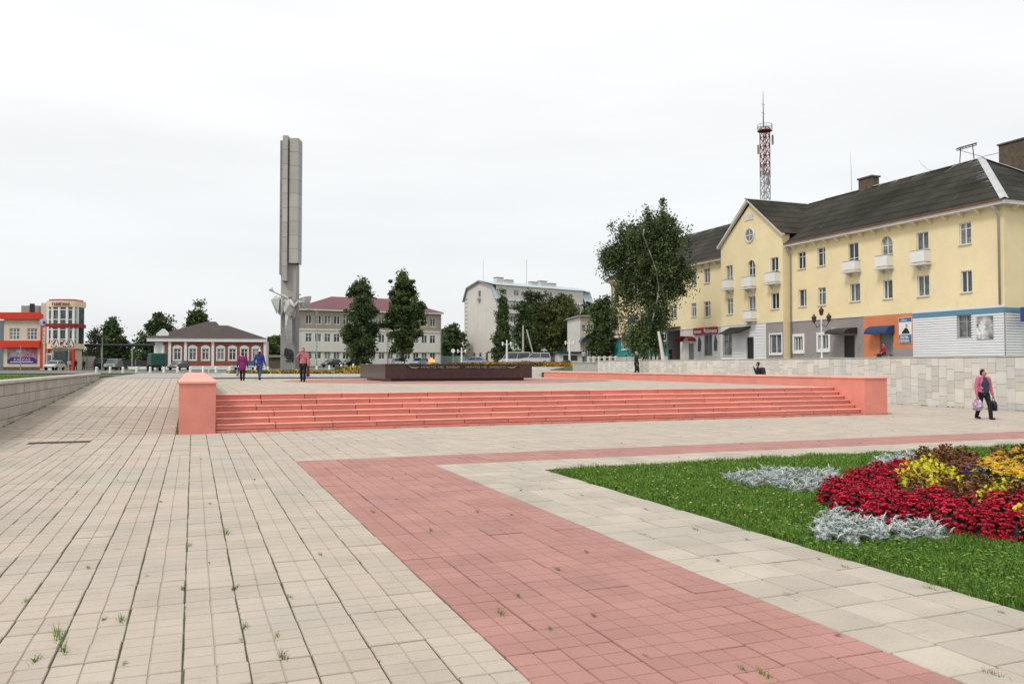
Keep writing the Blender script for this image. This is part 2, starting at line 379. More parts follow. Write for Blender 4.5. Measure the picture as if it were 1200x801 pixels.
def base(name, rects, m, z=-.0125, zf=None):
    mb = MB()
    for x0, x1, y0, y1 in rects:
        zz = [(zf(x, y) if zf else 0) + z for x, y in ((x0,y0),(x1,y0),(x1,y1),(x0,y1))]
        mb.add([(x0,y0,zz[0]),(x1,y0,zz[1]),(x1,y1,zz[2]),(x0,y1,zz[3])], [(0,1,2,3)])
    return tag(mb.build(name, m, fix=False), kind='structure')

SX = [-4.7, 1.753, 3.96, 5.5]
GX = -.037 - 13*.3585
gA = [(GX, SX[1], -2.0, 15.39)]; gB = [(GX, GX + 95*.3585, 15.39, 22.44)]; gC = [(GX + 77*.3585, GX + 95*.3585, 22.44, 28.0)]
pv = base('pavement', [(SX[0], SX[1], -4, 15.39), (SX[0], 29.45, 15.39, 28.1)], M['joint'])
pave(gA + gB + gC, .3585, 2, M['slab'], pv)
rp = base('red_path', [(SX[1], SX[2], -4, 15.39), (SX[2], 29.45, 13.9, 15.39)], M['joint'])
pave([(SX[1], SX[2], -2, 15.39), (SX[2], 29.4, 13.9, 15.39)], .368, 2, M['slab_red'], rp)
lp = base('light_path', [(SX[2], SX[3]+.02, -4, 13.9), (SX[3]+.02, 29.45, 12.68, 13.9)], M['joint'])
pave([(SX[2], SX[3], -2, 12.68), (SX[2], 29.4, 12.68, 13.9)], .385, 1, M['slab_light'], lp, sl=.42)
# ramps either side of the staircase
def zl(x, y): return 1.0 * min(1, max(0, (y - 22.44) / 26.6))
def zr(x, y): return .95 * min(1, max(0, (y - 28.0) / 22))
ra = base('ramp', [(-4.7, -.36, 22.44, 49.04), (-4.7, -.36, 49.04, 51.2)], M['joint'], -.016, zl)
pave([(GX, GX + 12*.3585, 22.44, 49.04), (GX, GX + 12*.3585, 49.04, 51.15)], .3585, 1, M['slab'], ra, zl, near=True, near_max=300)
rb = base('ramp', [(23.05, 29.45, 28.0, 50.0), (23.05, 29.45, 50, 51.2)], M['joint'], -.016, zr)
pave([(23.05, 29.4, 28.0, 50), (23.05, 29.4, 50, 51.15)], .3585, 1, M['slab'], rb, zr, near=False)
# upper plaza
pz = base('plaza', [(.5, 22.1, 23.85, 51.15)], M['joint'], PLZ - .016)
CX, CY, CR = 12.75, 42.0, 8.6
pave([(.56, 22.0, 24.16, 51.1)], .3585, 1, M['slab'], pz, lambda x, y: PLZ, near=False,
     mfun=lambda x, y: M['slab_red'] if (x-CX)**2 + (y-CY)**2 < CR*CR else M['slab'])

# ================================================================== staircase
st = thing('staircase', 'wide flight of coral painted steps between two coral side walls', 'staircase', (0, 0, 0))
def block_mesh(name, l, d, h, b, m): return MB().bevbox(-l/2, l/2, 0, d, -h, 0, b, 0).mesh(name, m)
RIS, TR, Y0S = .147, .255, 22.56
mb = MB(); mb.box(.56, 21.98, 22.45, 22.95, -.05, .062); mb.build('plinth_step', M['coral'], st)
tre = {}; ris = {}
for k in range(6):
    zt = .07 + RIS*(k+1); yf = Y0S + TR*k
    x = .56
    while x < 21.97:
        l = min(random.choice((1.05, 1.2, 1.2, 1.35, 1.5)), 21.97 - x)
        if 21.97 - x - l < .5: l = 21.97 - x
        key = round(l, 2); dep = TR + .06 if k < 5 else .36
        if (key, k == 5) not in tre:
            tre[key, k == 5] = block_mesh('tread_slab', l - random.uniform(.008, .022), dep, .04, .011, M['coral_lit_top'])
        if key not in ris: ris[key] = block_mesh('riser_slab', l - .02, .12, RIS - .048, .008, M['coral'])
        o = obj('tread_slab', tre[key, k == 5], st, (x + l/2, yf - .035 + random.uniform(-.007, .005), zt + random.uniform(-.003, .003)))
        o.rotation_euler = (random.gauss(0, .004), 0, random.gauss(0, .0015))
        o = obj('riser_slab', ris[key], st, (x + l/2, yf + random.uniform(-.004, .004), zt - .041)); o.rotation_euler = (0, 0, random.gauss(0, .002))
        x += l
mb = MB(); mb.box(.6, 21.94, Y0S + .06, 24.1, -.05, .0)
for k in range(6): mb.box(.6, 21.94, Y0S + TR*k + .06 + .001*k, 24.1 + .002*k, -.04 + .002*k, .07 + RIS*(k+1) - .045)
mb.build('core', M['mortar'], st)
# side walls: solid painted body with a slightly wider coping
for (x0, x1, y1, lab) in ((-.33, .55, 47.6, 'coral painted side wall of the stairs, beside the slab ramp with the drain'),
                           (21.99, 23.02, 50.6, 'coral painted side wall of the stairs, on the side of the pale clad wall')):
    t = thing('stair_side_wall', lab, 'wall', (0, 0, 0))
    y = 22.36; first = True
    MB().box(x0, x1, y, y1, -.06, 1.27).build('wall_body', M['coral'], t)
    while y < y1 - .01:
        l = min(1.6, y1 - y)
        MB().bevbox(x0-.035, x1+.035, y - (.04 if first else -.004), y + l - .004, 1.272, 1.345 + random.uniform(-.004, .004), .012).build('coping_slab', M['coral_lit_top'], t)
        y += l; first = False

# ================================================================== left stone wall with coping
lw = thing('stone_wall', 'low grey stone block wall with concrete coping along the ramp', 'wall', (0, 0, 0))
MB().box(-5.05, -4.735, 6, 49.2, -.06, 1.24).build('wall_core', M['mortar'], lw)
bm_ = {}
for r in range(4):
    y = 6 + (.45 if r % 2 else 0)
    while y < 49.1:
        l = random.choice((.78, .9, .9, 1.0)); l = min(l, 49.2 - y)
        if l > .15:
            if l not in bm_: bm_[l] = MB().bevbox(-.035, .03, 0, l - .012, 0, .31 - .01, .008).mesh('stone_block', M['granite_wall'])
            obj('stone_block', bm_[l], lw, (-4.735 + random.uniform(-.006, .006), y, -.02 + .315*r))
        y += l
y = 6
while y < 49.2:
    l = min(1.5, 49.25 - y); MB().bevbox(-5.14, -4.63, y, y + l - .008, 1.243, 1.335, .015).build('coping_slab', M['coping'], lw); y += l

# ================================================================== pale clad retaining wall on the right
rw = thing('retaining_wall', 'pale stone clad retaining wall below the yellow apartment building', 'wall', (0, 0, 0))
MB().box(29.5, 29.85, -6, 57.2, -.07, 2.06).build('wall_core', M['mortar'], rw)
y = 8.0
MB().bevbox(29.42, 29.95, 4, 57.25, 2.065, 2.115, .012).build('coping', M['coping'], rw)
stones = []
random.seed(21)
while y < 57.1:
    wd = random.choice((.3, .34, .36, .4, .46)); z = -.05 - random.choice((0, .1, .2))
    lo = zr(0, y) - .06
    while z < 2.05:
        h = random.choice((.24, .34, .42, .5, .6)); h = min(h, 2.058 - z)
        if 2.058 - z - h < .12: h = 2.058 - z
        if z + h > lo: stones.append((y, z, wd, h))
        z += h
    y += wd
vis = sorted(stones, key=lambda s: (0 if in_view((29.5, s[0], s[1]+.2), 5) else 1, s[0]))
sm = {}
for (y, z, wd, h) in vis[:300]:
    k = (wd, round(h, 2))
    if k not in sm: sm[k] = MB().bevbox(-.03, .03, .004, wd-.004, .004, k[1]-.004, .005).mesh('cladding_stone', M['clad'])
    o = obj('cladding_stone', sm[k], rw, (29.475 + random.uniform(-.008, .008), y, z)); o.rotation_euler = (0, random.gauss(0, .004), random.gauss(0, .004))
Vs, Fs, A, off = [], [], [], 0
for (y, z, wd, h) in vis[300:]:
    b = MB().bevbox(-.03, .03, .005, wd-.005, .005, h-.005, .006)
    fs = np.array([f for f in b.f]); V = np.array(b.v) + (29.475 + random.uniform(-.008, .008), y, z)
    Vs.append(V); Fs.append(fs + off); off += len(V); A.append(np.full(len(fs), random.random()))
me = np_mesh('cladding_field', np.concatenate(Vs), np.concatenate(Fs), M['clad'], attr=np.concatenate(A)); tag(obj('cladding_field', me, rw), kind='stuff')
# the low end piece of the wall and the step up behind the plaza
ew = thing('end_wall', 'short low grey wall continuing the pale clad wall towards the trees', 'wall', (0, 0, 0))
MB().bevbox(29.46, 29.8, 57.3, 61.8, 1.0, 1.95, .015).build('wall_body', M['granite_wall'], ew)
MB().bevbox(29.4, 29.86, 57.28, 61.85, 1.952, 2.01, .012).build('coping', M['coping'], ew)
kt = thing('step_kerb', 'pale kerb stones edging the step behind the black flame block', 'kerb', (0, 0, 0))
x = 11.0
while x < 22: MB().bevbox(x, x+.99, 51.0, 51.22, .9, far_z(x+.5, 51.3) + .03, .012).build('kerb_stone', M['kerb'], kt); x += 1.0
kt = thing('step_kerb', 'white kerb stones edging the flower strip in front of the tall monument', 'kerb', (0, 0, 0))
x = .6
while x < 11.0: MB().bevbox(x, x+.99, 52.6, 52.85, .9, 1.13, .015).build('kerb_stone', M['kerb'], kt); x += 1.0
# drain grate at the foot of the ramp
p = G(70, 518.3, 0)
dg = thing('drain_grate', 'rusty iron drain grate set in the paving at the ramp foot', 'drain', (p.x, p.y, 0))
f = MB()
for a in ((-.62, .62, -.18, -.14), (-.62, .62, .14, .18), (-.62, -.58, -.139, .139), (.58, .62, -.139, .139)): f.box(*a, -.02, .012)
rust = mat('rusty_iron', (.10, .055, .035), .8, .3, 8, 40)
f.build('grate_frame', rust, dg)
MB().box(-.58, .58, -.14, .14, .0, .004).build('drain_pit', M['dark'], dg)
for i in range(9): MB().box(-.52 + i*.13 - .03, -.52 + i*.13 + .03, -.139, .139, .0045, .011).build('grate_bar', rust, dg)
# ================================================================== lawn, weeds, flower bed
def add_var(me, per=1):
    a = me.attributes.new('var', 'FLOAT', 'FACE'); n = len(me.polygons)
    v = np.repeat(RNG.random(n // per + 1), per)[:n]; a.data.foreach_set('value', v.astype(np.float32)); return me
M['grass'] = leaf_mat('grass_blade', (.085, .19, .024), .5, .3, (.15, .265, .04))
M['dry_grass'] = leaf_mat('pale_weed', (.12, .15, .05), .5, .3)
def blades(P, h, wd, lean, name, m, parent=None):
    """P (n,3) base points -> bent two-quad blades"""
    n = len(P); a = RNG.random(n)*2*np.pi; d = np.stack([np.cos(a), np.sin(a), np.zeros(n)], 1)
    b = RNG.random(n)*2*np.pi; l = np.stack([np.cos(b), np.sin(b), np.zeros(n)], 1)*(lean*RNG.random(n))[:, None]
    H = (h*(.55 + .8*RNG.random(n)))[:, None] if np.ndim(h) == 0 else (h*(.55+.8*RNG.random(n)))[:, None]
    W = (wd*(.7 + .6*RNG.random(n)))[:, None]; up = np.array([0, 0, 1.0])
    m1 = P + up*H*.55 + l*H*.35; t = P + up*H*.95 + l*H*1.1
    V = np.stack([P-d*W, P+d*W, m1-d*W*.8, m1+d*W*.8, t-d*W*.12, t+d*W*.12], 1).reshape(-1, 3)
    o = np.arange(n)[:, None]*6
    F = np.concatenate([o+np.array([[0,1,3,2]]), o+np.array([[2,3,5,4]])], 1).reshape(-1, 4)
    return obj(name, np_mesh(name, V, F, m, attr=np.repeat(RNG.random(n), 2)), parent)
lawn = MB(); lawn.add([(SX[3]+.03, -4, -.018), (29.4, -4, -.018), (29.4, 12.66, -.018), (SX[3]+.03, 12.66, -.018)], [(0,1,2,3)])
tag(lawn.build('lawn', M['turf'], fix=False), kind='structure')
BC = Vector((12.5, 7.3)); BR = 4.5
def scatter(x0, x1, y0, y1, dens, keep):
    n = int((x1-x0)*(y1-y0)*dens); p = np.stack([RNG.uniform(x0, x1, n), RNG.uniform(y0, y1, n)], 1); return p[keep(p)]
def vis_np(p, lo, hi):
    zc = p[:, 0]*SP + p[:, 1]*CP; xc = p[:, 0]*CP - p[:, 1]*SP
    return (zc > lo) & (zc < hi) & (np.abs(xc/np.maximum(zc, .1)) < .70)
inb = lambda p: (p[:, 0]-BC.x)**2 + (p[:, 1]-BC.y)**2 > (BR-.5)**2
edge = lambda p: (p[:, 0] > SX[3] + .02 + .05*np.sin(p[:, 1]*5) + .03*np.sin(p[:, 1]*13.7)) & (p[:, 1] < 12.62 + .05*np.sin(p[:, 0]*4))
PT = np.concatenate([scatter(5.45, 11, 1.5, 12.7, 5200, lambda p: vis_np(p, 3, 8.5) & inb(p) & edge(p)),
                     scatter(5.45, 14, 1.5, 12.7, 3000, lambda p: vis_np(p, 8.5, 12.5) & inb(p) & edge(p)),
                     scatter(5.45, 27, 1.5, 12.7, 1500, lambda p: vis_np(p, 12.5, 24) & inb(p) & edge(p))])
cl = np.sin(PT[:, 0]*3.1 + np.sin(PT[:, 1]*2.3)*2)*np.sin(PT[:, 1]*2.7 + np.cos(PT[:, 0]*1.9)*2)
hh = .075*(1 + .35*cl) * np.where(PT[:, 0] < SX[3]+.18, .75, 1)
zc = PT[:, 0]*SP + PT[:, 1]*CP
tag(blades(np.c_[PT, np.full(len(PT), -.02)], hh, .0032*np.clip(zc/7, .9, 2), .8, 'grass', M['grass']), 'short green lawn grass around the flower bed', 'grass', kind='stuff')
# broad leaves (clover, plantain) among the blades
q = PT[RNG.choice(len(PT), 9000, replace=False)]
n = len(q); a = RNG.random(n)*6.283; s_ = RNG.uniform(.010, .022, n); zz = RNG.uniform(.02, .07, n)
d1 = np.stack([np.cos(a)*s_, np.sin(a)*s_, RNG.uniform(-.4, .4, n)*s_], 1); d2 = np.stack([-np.sin(a)*s_*.7, np.cos(a)*s_*.7, RNG.uniform(-.3, .3, n)*s_], 1)
c = np.c_[q, zz]
tag(obj('clover_leaves', np_mesh('clover_leaves', np.stack([c-d1, c-d2, c+d1, c+d2], 1).reshape(-1, 3), np.arange(4*n).reshape(-1, 4), M['grass'], attr=RNG.random(n))), 'broad clover leaves among the lawn grass', 'grass', kind='stuff')
yel = leaf_mat('pale_yellow_petal', (.75, .62, .22), .2, .2); q = PT[(PT[:, 1] > 7) & (PT[:, 0] < 11 + 4*RNG.random(len(PT)))]; q = q[RNG.choice(len(q), 330, replace=False)]
f = MB()
for x, y in q:
    r = random.uniform(.010, .018); z = random.uniform(.06, .1); f.add([(x+r*math.cos(t), y+r*math.sin(t), z+random.uniform(-.004, .004)) for t in (0, 1.26, 2.5, 3.77, 5.0)], [(0,1,2,3,4)])
tag(obj('lawn_blossoms', add_var(f.mesh('lawn_blossoms', yel))), 'tiny pale yellow blossoms dotted over the lawn', 'flowers', kind='stuff')
# grass on the strip behind the left wall
p = np.stack([RNG.uniform(-14, -5.2, 26000), RNG.uniform(22, 60, 26000)], 1)
z = np.array([tz(x, y) for x, y in p])
tag(blades(np.c_[p, z], .10, .012, .7, 'grass', M['grass']), 'grass growing behind the low grey stone wall', 'grass', kind='stuff')
# weeds in the joints
random.seed(5)
wm = []
for k in range(4):
    n = 30; P0 = np.c_[RNG.normal(0, .012, n), RNG.normal(0, .045, n), np.full(n, -.02)]
    o = blades(P0, .075, .003, .9, 'weed', M['dry_grass'] if k == 3 else M['grass']); wm.append(o.data); bpy.data.objects.remove(o)
spots = [(265, 625), (75, 762), (68, 745), (122, 726), (142, 727), (43, 774), (30, 705), (215, 690), (146, 778), (104, 665), (222, 640), (275, 690), (287, 735), (283, 750), (325, 745),
         (333, 770), (340, 700), (376, 650), (138, 563), (655, 668), (587, 719), (608, 698), (645, 737), (697, 722), (757, 769), (870, 783), (895, 790), (688, 647), (505, 622), (560, 600),
         (437, 600), (600, 603), (757, 597), (960, 655), (990, 664), (1057, 674), (1090, 690), (875, 632), (815, 620), (1175, 718), (1163, 790), (610, 549), (460, 560), (870, 520), (960, 517), (1008, 519), (60, 475), (70, 470), (88, 462)]
for i, (px, py) in enumerate(spots):
    g = G(px, py, 0); sc_ = random.uniform(.3, .65) * (1.7 if i in (0, 1, 2) else 1)
    if i >= len(spots)-3: g = G(px, py + 4, .3)
    o = obj('weed', wm[i % 4], None, (g.x, g.y, g.z), random.uniform(-.25, .25)); o.scale = (.9*sc_+.2, 1.3*sc_, sc_)
    tag(o, 'small tuft of weeds growing from a joint of the ' + ('red path' if SX[1] < g.x < SX[2] or g.y > 13.9 and g.x > SX[2] else 'pale path beside the lawn' if g.x > SX[2] else 'beige pavement'), 'weed', 'weeds in the paving joints')
# moss and low growth along the joints (too fine to count)
PM = []
for k in range(-11, 6):
    x = -.037 + .3585*k
    n = 240; y = RNG.uniform(3, 15, n); keep = (np.sin(y*3.1 + k*2.2) + np.sin(y*7.3 + k)) > .75
    PM.append(np.c_[x + RNG.normal(0, .004, keep.sum()), y[keep], np.full(keep.sum(), -.018)])
def strip(n, f):
    t = RNG.random(n); k = (np.sin(t*61)+np.sin(t*143+1)+np.sin(t*337+2)) > .9; P_ = np.array([f(q) for q in t[k]]); P_[:, :2] += RNG.normal(0, .012, (len(P_), 2)); return P_
LOW = np.concatenate([strip(1600, lambda q: (.5+21.5*q, 22.42, -.012)), strip(2200, lambda q: (29.41, 16+14*q, -.012)), strip(1500, lambda q: (-4.66, 16+8*q, -.012)), strip(2600, lambda q: (-4.66, 23+24*q, zl(0, 23+24*q)-.012)), strip(500, lambda q: (-.38, 23+16*q, zl(0, 23+16*q)-.01)), strip(300, lambda q: (22+1.2*q, 22.33, -.012))])
tag(blades(LOW, .06, .005, .9, 'weeds_at_walls', M['grass']), 'low weeds along the foot of the steps and walls', 'weeds', kind='stuff')
n = 260; q = np.stack([RNG.uniform(-4.4, 24, n), RNG.uniform(3, 22, n)], 1); q = q[(q[:, 0] < 5.3) | (q[:, 1] > 12.8)]; n = len(q); a = RNG.random(n)*6.283; s_ = RNG.uniform(.012, .03, n)
d1 = np.stack([np.cos(a)*s_, np.sin(a)*s_, RNG.uniform(0, .4, n)*s_], 1); d2 = np.stack([-np.sin(a)*s_*.6, np.cos(a)*s_*.6, RNG.uniform(-.3, .3, n)*s_], 1); c = np.c_[q, np.full(n, .012)]
tag(obj('fallen_leaves', np_mesh('fallen_leaves', np.stack([c-d1, c-d2, c+d1, c+d2], 1).reshape(-1, 3), np.arange(4*n).reshape(-1, 4), leaf_mat('dry_leaf', (.10, .075, .04), .5, .1), attr=RNG.random(n))), 'dry fallen leaves scattered over the paving', 'leaves', kind='stuff')
tag(blades(np.concatenate(PM), .022, .004, .8, 'moss', M['grass']), 'moss and seedlings in the long paving joints', 'moss', kind='stuff')

# ---- the bed
bed = MB(); n = 48
ringv = [(BC.x + BR*math.cos(t*2*math.pi/n), BC.y + BR*math.sin(t*2*math.pi/n), -.01) for t in range(n)]
r2 = [(BC.x + BR*.5*math.cos(t*2*math.pi/n), BC.y + BR*.5*math.sin(t*2*math.pi/n), .08) for t in range(n)]
bed.add(ringv + r2, [(t, (t+1) % n, n+(t+1) % n, n+t) for t in range(n)] + [tuple(range(n, 2*n))])
tag(bed.build('flower_bed', M['soil'], smooth=True), kind='structure')
FM = dict(silver=leaf_mat('silver_leaf', (.50, .545, .53), .25, .15, rough=.8), red=leaf_mat('red_petal', (.30, .005, .018), .45, .15, (.52, .012, .045)),
          rleaf=leaf_mat('bronze_leaf', (.035, .03, .022), .4, .15), brown=leaf_mat('coleus_brown', (.085, .025, .015), .45, .15), rim=leaf_mat('coleus_rim', (.26, .115, .03), .4, .2),
          lime=leaf_mat('coleus_lime', (.58, .55, .035), .22, .25), gold=leaf_mat('coleus_gold', (.68, .55, .045), .22, .25), green=leaf_mat('marigold_leaf', (.03, .06, .018), .45, .2),
          orange=leaf_mat('marigold_bloom', (.85, .45, .008), .1, .1, (.88, .58, .015)), violet=leaf_mat('violet_petal', (.13, .09, .42), .35, .15))
def leaf(mb, p, d, up, l, w_, mi, droop=.25, inner=None):
    """ovate pointed leaf; inner adds a smaller blade of another colour on top"""
    d = Vector(d).normalized(); s = d.cross(Vector(up)).normalized(); n = s.cross(d).normalized()
    def shape(k, lift):
        a = p + n*lift
        return [a, a + d*l*.4*k + s*w_*.5*k, a + d*l*.75*k + s*w_*.35*k - n*l*droop*.4, a + d*l*k - n*l*droop, a + d*l*.75*k - s*w_*.35*k - n*l*droop*.4, a + d*l*.4*k - s*w_*.5*k]
    mb.add(shape(1, 0), [(0,1,2,5), (2,3,4,5)], mi)
    if inner is not None: mb.add([q + d*l*.08 for q in shape(.72, .004)], [(0,1,2,5), (2,3,4,5)], inner)
def rdir(lo=0.0):
    a = random.uniform(0, 6.283); z = random.uniform(lo, 1); r = math.sqrt(1-z*z); return Vector((r*math.cos(a), r*math.sin(a), z))
def mk_silver():
    mb = MB()
    mb.lathe([(.02, 0), (.1, .01), (.09, .06), (.03, .1)], 7)
    for k in range(58):
        a = random.uniform(0, 6.283); e_ = random.uniform(.1, 1.45); l = random.uniform(.08, .145)
        d = Vector((math.cos(a)*math.cos(e_), math.sin(a)*math.cos(e_), math.sin(e_))); p = Vector((random.gauss(0, .05), random.gauss(0, .05), random.uniform(0, .10)))
        leaf(mb, p, d, (0, 0, 1), l, .018, 0, .45)
        s = d.cross(Vector((0, 0, 1))).normalized()
        for j in range(1, 5):
            for sg in (-1, 1):
                leaf(mb, p + d*l*(.22*j) - Vector((0, 0, .35*l*(.22*j)**2)), d*.7 + s*sg, (0, 0, 1), l*(.36-.04*j), .020, 0, .2)
    return add_var(mb.mesh('silver_leaf_plant', FM['silver']), 2)
def dome(n, R_, H_, lo=.0):
    for _ in range(n):
        d = rdir(lo); yield Vector((d.x*R_, d.y*R_, d.z*H_)), d
def core(mb, r, h, mi): mb.lathe([(r*.7, -.02), (r, h*.2), (r*.9, h*.55), (r*.5, h*.85), (.01, h)], 8, (0, 0, 0), mi)
def mk_red():
    mb = MB(); core(mb, .15, .26, 1)
    for p, d in dome(46, .17, .27): leaf(mb, p*.82, d + Vector((0, 0, -.2)), (0, 0, 1), .09, .06, 1, .3)
    for p, d in dome(210, .19, .31, .0):
        p = p*random.uniform(.88, 1.08)
        for k in range(4):
            a = k*1.57 + random.random(); leaf(mb, p, Vector((math.cos(a), math.sin(a), .25)) + d*.5, d, .031, .031, 0, .1)
    return add_var(mb.mesh('red_flower_plant', [FM['red'], FM['rleaf']]), 2)
def mk_coleus(o, i):
    mb = MB(); core(mb, .16, .27, 1 if o == 'rim' else 0)
    for p, d in dome(150, .20, .34, .02):
        p = p*random.uniform(.75, 1.05); a = random.uniform(0, 6.283)
        leaf(mb, p, d*Vector((1, 1, .4)).length*.6 + Vector((math.cos(a), math.sin(a), random.uniform(-.2, .5)))*.7, (0, 0, 1), random.uniform(.05, .078), .046, 0, .3, 1)
    return add_var(mb.mesh('coleus_plant', [FM[o], FM[i]]), 2)
def mk_pom(mi_, n, r, nm):
    mb = MB(); core(mb, .17, .31, 1)
    for p, d in dome(70, .19, .34, .0): leaf(mb, p*.85, d + rdir(-.3)*.6, (0, 0, 1), .08, .03, 1, .2)
    for p, d in dome(n, .22, .40, .1):
        for k in range(7):
            a = k*.9 + random.random(); leaf(mb, p + Vector((0, 0, -.006)), Vector((math.cos(a), math.sin(a), .35)), (0, 0, 1), r*1.15, r*.95, 0, .35)
        leaf(mb, p + d*.012, Vector((1, .3, .25)), (0, 0, 1), r*.9, r*.8, 0, .1); leaf(mb, p + d*.014, Vector((-1, .3, .25)), (0, 0, 1), r*.9, r*.8, 0, .1)
    return add_var(mb.mesh(nm, [FM[mi_], FM['green']]), 2)
random.seed(11)
KM = dict(silver=[mk_silver() for _ in range(3)], red=[mk_red() for _ in range(3)], brown=[mk_coleus('rim', 'brown') for _ in range(3)], yellow=[mk_coleus('lime', 'gold') for _ in range(2)],
          marigold=[mk_pom('orange', 46, .036, 'marigold_plant') for _ in range(3)], violet=[mk_pom('violet', 40, .022, 'violet_plant')])
INFO = dict(silver=('silver_leaf_plant', 'feathery silver leaved plant at the edge of the flower bed'), red=('red_flower_plant', 'bushy plant covered in crimson red blooms in the flower bed'),
            brown=('coleus_plant', 'brown leaved plant with ochre leaf rims in the flower bed'), yellow=('coleus_plant', 'lime yellow leaved plant among brown leaved ones in the bed'),
            marigold=('marigold_plant', 'orange yellow pompom flower plant in the middle of the bed'), violet=('violet_plant', 'small violet blue flower plant beside the orange pompom flowers'))
POL = [('silver', .18, .27, [(857,551),(880,545),(910,541),(978,546),(982,555),(940,562),(905,560),(860,554)]),
       ('silver', .18, .25, [(953,603),(972,590),(1010,592),(1060,597),(1100,602),(1124,612),(1070,616),(960,613)]),
       ('silver', .18, .3, [(1022,533),(1040,529),(1075,525),(1070,533),(1030,537)]),
       ('red', .28, .26, [(975,570),(987,555),(1020,543),(1065,535),(1068,545),(1050,555),(1055,566),(1078,572),(1100,577),(1140,582),(1200,580),(1262,586),(1285,606),(1200,604),(1135,601),(1100,594),(1060,589),(1010,584),(985,573)]),
       ('brown', .3, .34, [(1078,527),(1105,522),(1152,528),(1150,540),(1130,545),(1097,540)]), ('brown', .3, .34, [(1057,552),(1080,552),(1095,562),(1087,570),(1062,562)]),
       ('brown', .3, .34, [(1097,556),(1148,555),(1158,562),(1140,573),(1112,569)]), ('brown', .3, .34, [(1165,523),(1200,522),(1250,521),(1250,527),(1190,526)]), ('brown', .3, .34, [(1185,570),(1235,565),(1235,585),(1192,584)]),
       ('yellow', .3, .33, [(1053,548),(1070,539),(1090,541),(1080,551),(1057,556)]), ('yellow', .3, .33, [(1084,566),(1094,552),(1115,548),(1127,554),(1120,562),(1100,566)]),
       ('yellow', .3, .33, [(1145,571),(1170,561),(1188,567),(1180,576),(1152,578)]), ('yellow', .3, .33, [(1192,590),(1215,583),(1225,596),(1198,600)]),
       ('violet', .35, .3, [(1133,548),(1144,545),(1146,553),(1137,555)]), ('marigold', .34, .34, [(1152,545),(1166,532),(1200,529),(1260,528),(1270,560),(1200,560),(1175,558),(1153,554)])]
def inpoly(p, poly):
    c = False
    for i in range(len(poly)):
        (x1, y1), (x2, y2) = poly[i], poly[i-1]
        if (y1 > p[1]) != (y2 > p[1]) and p[0] < (x2-x1)*(p[1]-y1)/(y2-y1)+x1: c = not c
    return c
placed = []
WHERE = {0: ', in the clump beside the lawn corner', 1: ', in the clump before the red blooms', 2: ', in the clump behind the red blooms'}
for pi_, (kind, zc_, sp, poly) in enumerate(POL):
    xs = [q[0] for q in poly]; ys = [q[1] for q in poly]
    for _ in range(900):
        c = (random.uniform(min(xs), max(xs)), random.uniform(min(ys), max(ys)))
        if not inpoly(c, poly): continue
        g = G(c[0], c[1], zc_)
        if any((g.x-a)**2 + (g.y-b)**2 < (sp*.95 if k2 == kind else .15)**2 for a, b, k2 in placed): continue
        placed.append((g.x, g.y, kind))
        o = obj(INFO[kind][0], random.choice(KM[kind]), None, (g.x, g.y, -.01), random.uniform(0, 6.28)); s_ = random.uniform(.85, 1.15); o.scale = (s_, s_, s_*random.uniform(.9, 1.08))
        tag(o, INFO[kind][1].replace(' at the edge of the flower bed', '') + WHERE.get(pi_, ''), 'plant', kind + ' plants in the flower bed')
# ================================================================== buildings
M['yellow'] = mat('yellow_render', (.79, .67, .42), .85, .06, .5, 12, .1, 40, col2=(.77, .64, .385), stain=((.68, .55, .33), 1.1, .61, .22), stain2=None)
M['grey_render'] = mat('grey_render', (.285, .26, .25), .85, .08, .7, 14, .1, 40, stain=((.21, .19, .18), 1.2, .6, .3))
M['orange_render'] = mat('orange_render', (.60, .21, .10), .85, .07, .8, 14)
M['white_render'] = mat('white_render', (.62, .60, .56), .8, .08, .7, 14, stain=((.45, .43, .39), 1.2, .6, .25))
M['siding'] = mat('white_siding', (.66, .67, .68), .6, .05, .6, 14)
M['teal'] = mat('teal_render', (.035, .235, .225), .8, .08, .7, 14)
M['pale_plinth'] = mat('pale_plinth', (.42, .42, .40), .85, .1, 1, 14)
M['cornice'] = mat('cornice_white', (.60, .585, .55), .8, .1, 1, 14, stain=((.3, .2, .15), 1.3, .66))
M['slate'] = mat('slate_roof', (.058, .054, .045), .95, .3, .5, 9, .3, 14, spec=.06, col2=(.036, .036, .028), stain=((.10, .09, .075), 1.4, .66), course=(.62, .45))
M['zinc'] = mat('bright_zinc', (.50, .52, .52), .4, .2, 2, 20, metal=.3)
M['brick'] = mat('old_brick', (.12, .09, .065), .9, .3, 3, 14, stain=((.09, .085, .07), 1.5, .55))
M['blue'] = mat('blue_band', (.10, .24, .34), .5, .06)
M['navy'] = mat('navy_awning', (.015, .045, .13), .5, .1)
M['signred'] = mat('sign_red', (.26, .018, .028), .5, .1)
M['door_dark'] = mat('dark_door', (.022, .02, .02), .5, .15)
M['door_grey'] = mat('grey_door', (.16, .18, .20), .5, .1)
M['curtain'] = mat('curtain', (.32, .33, .32), .9, .3, 2, 8)
M['copper'] = mat('rust_gutter', (.16, .075, .05), .8, .25)

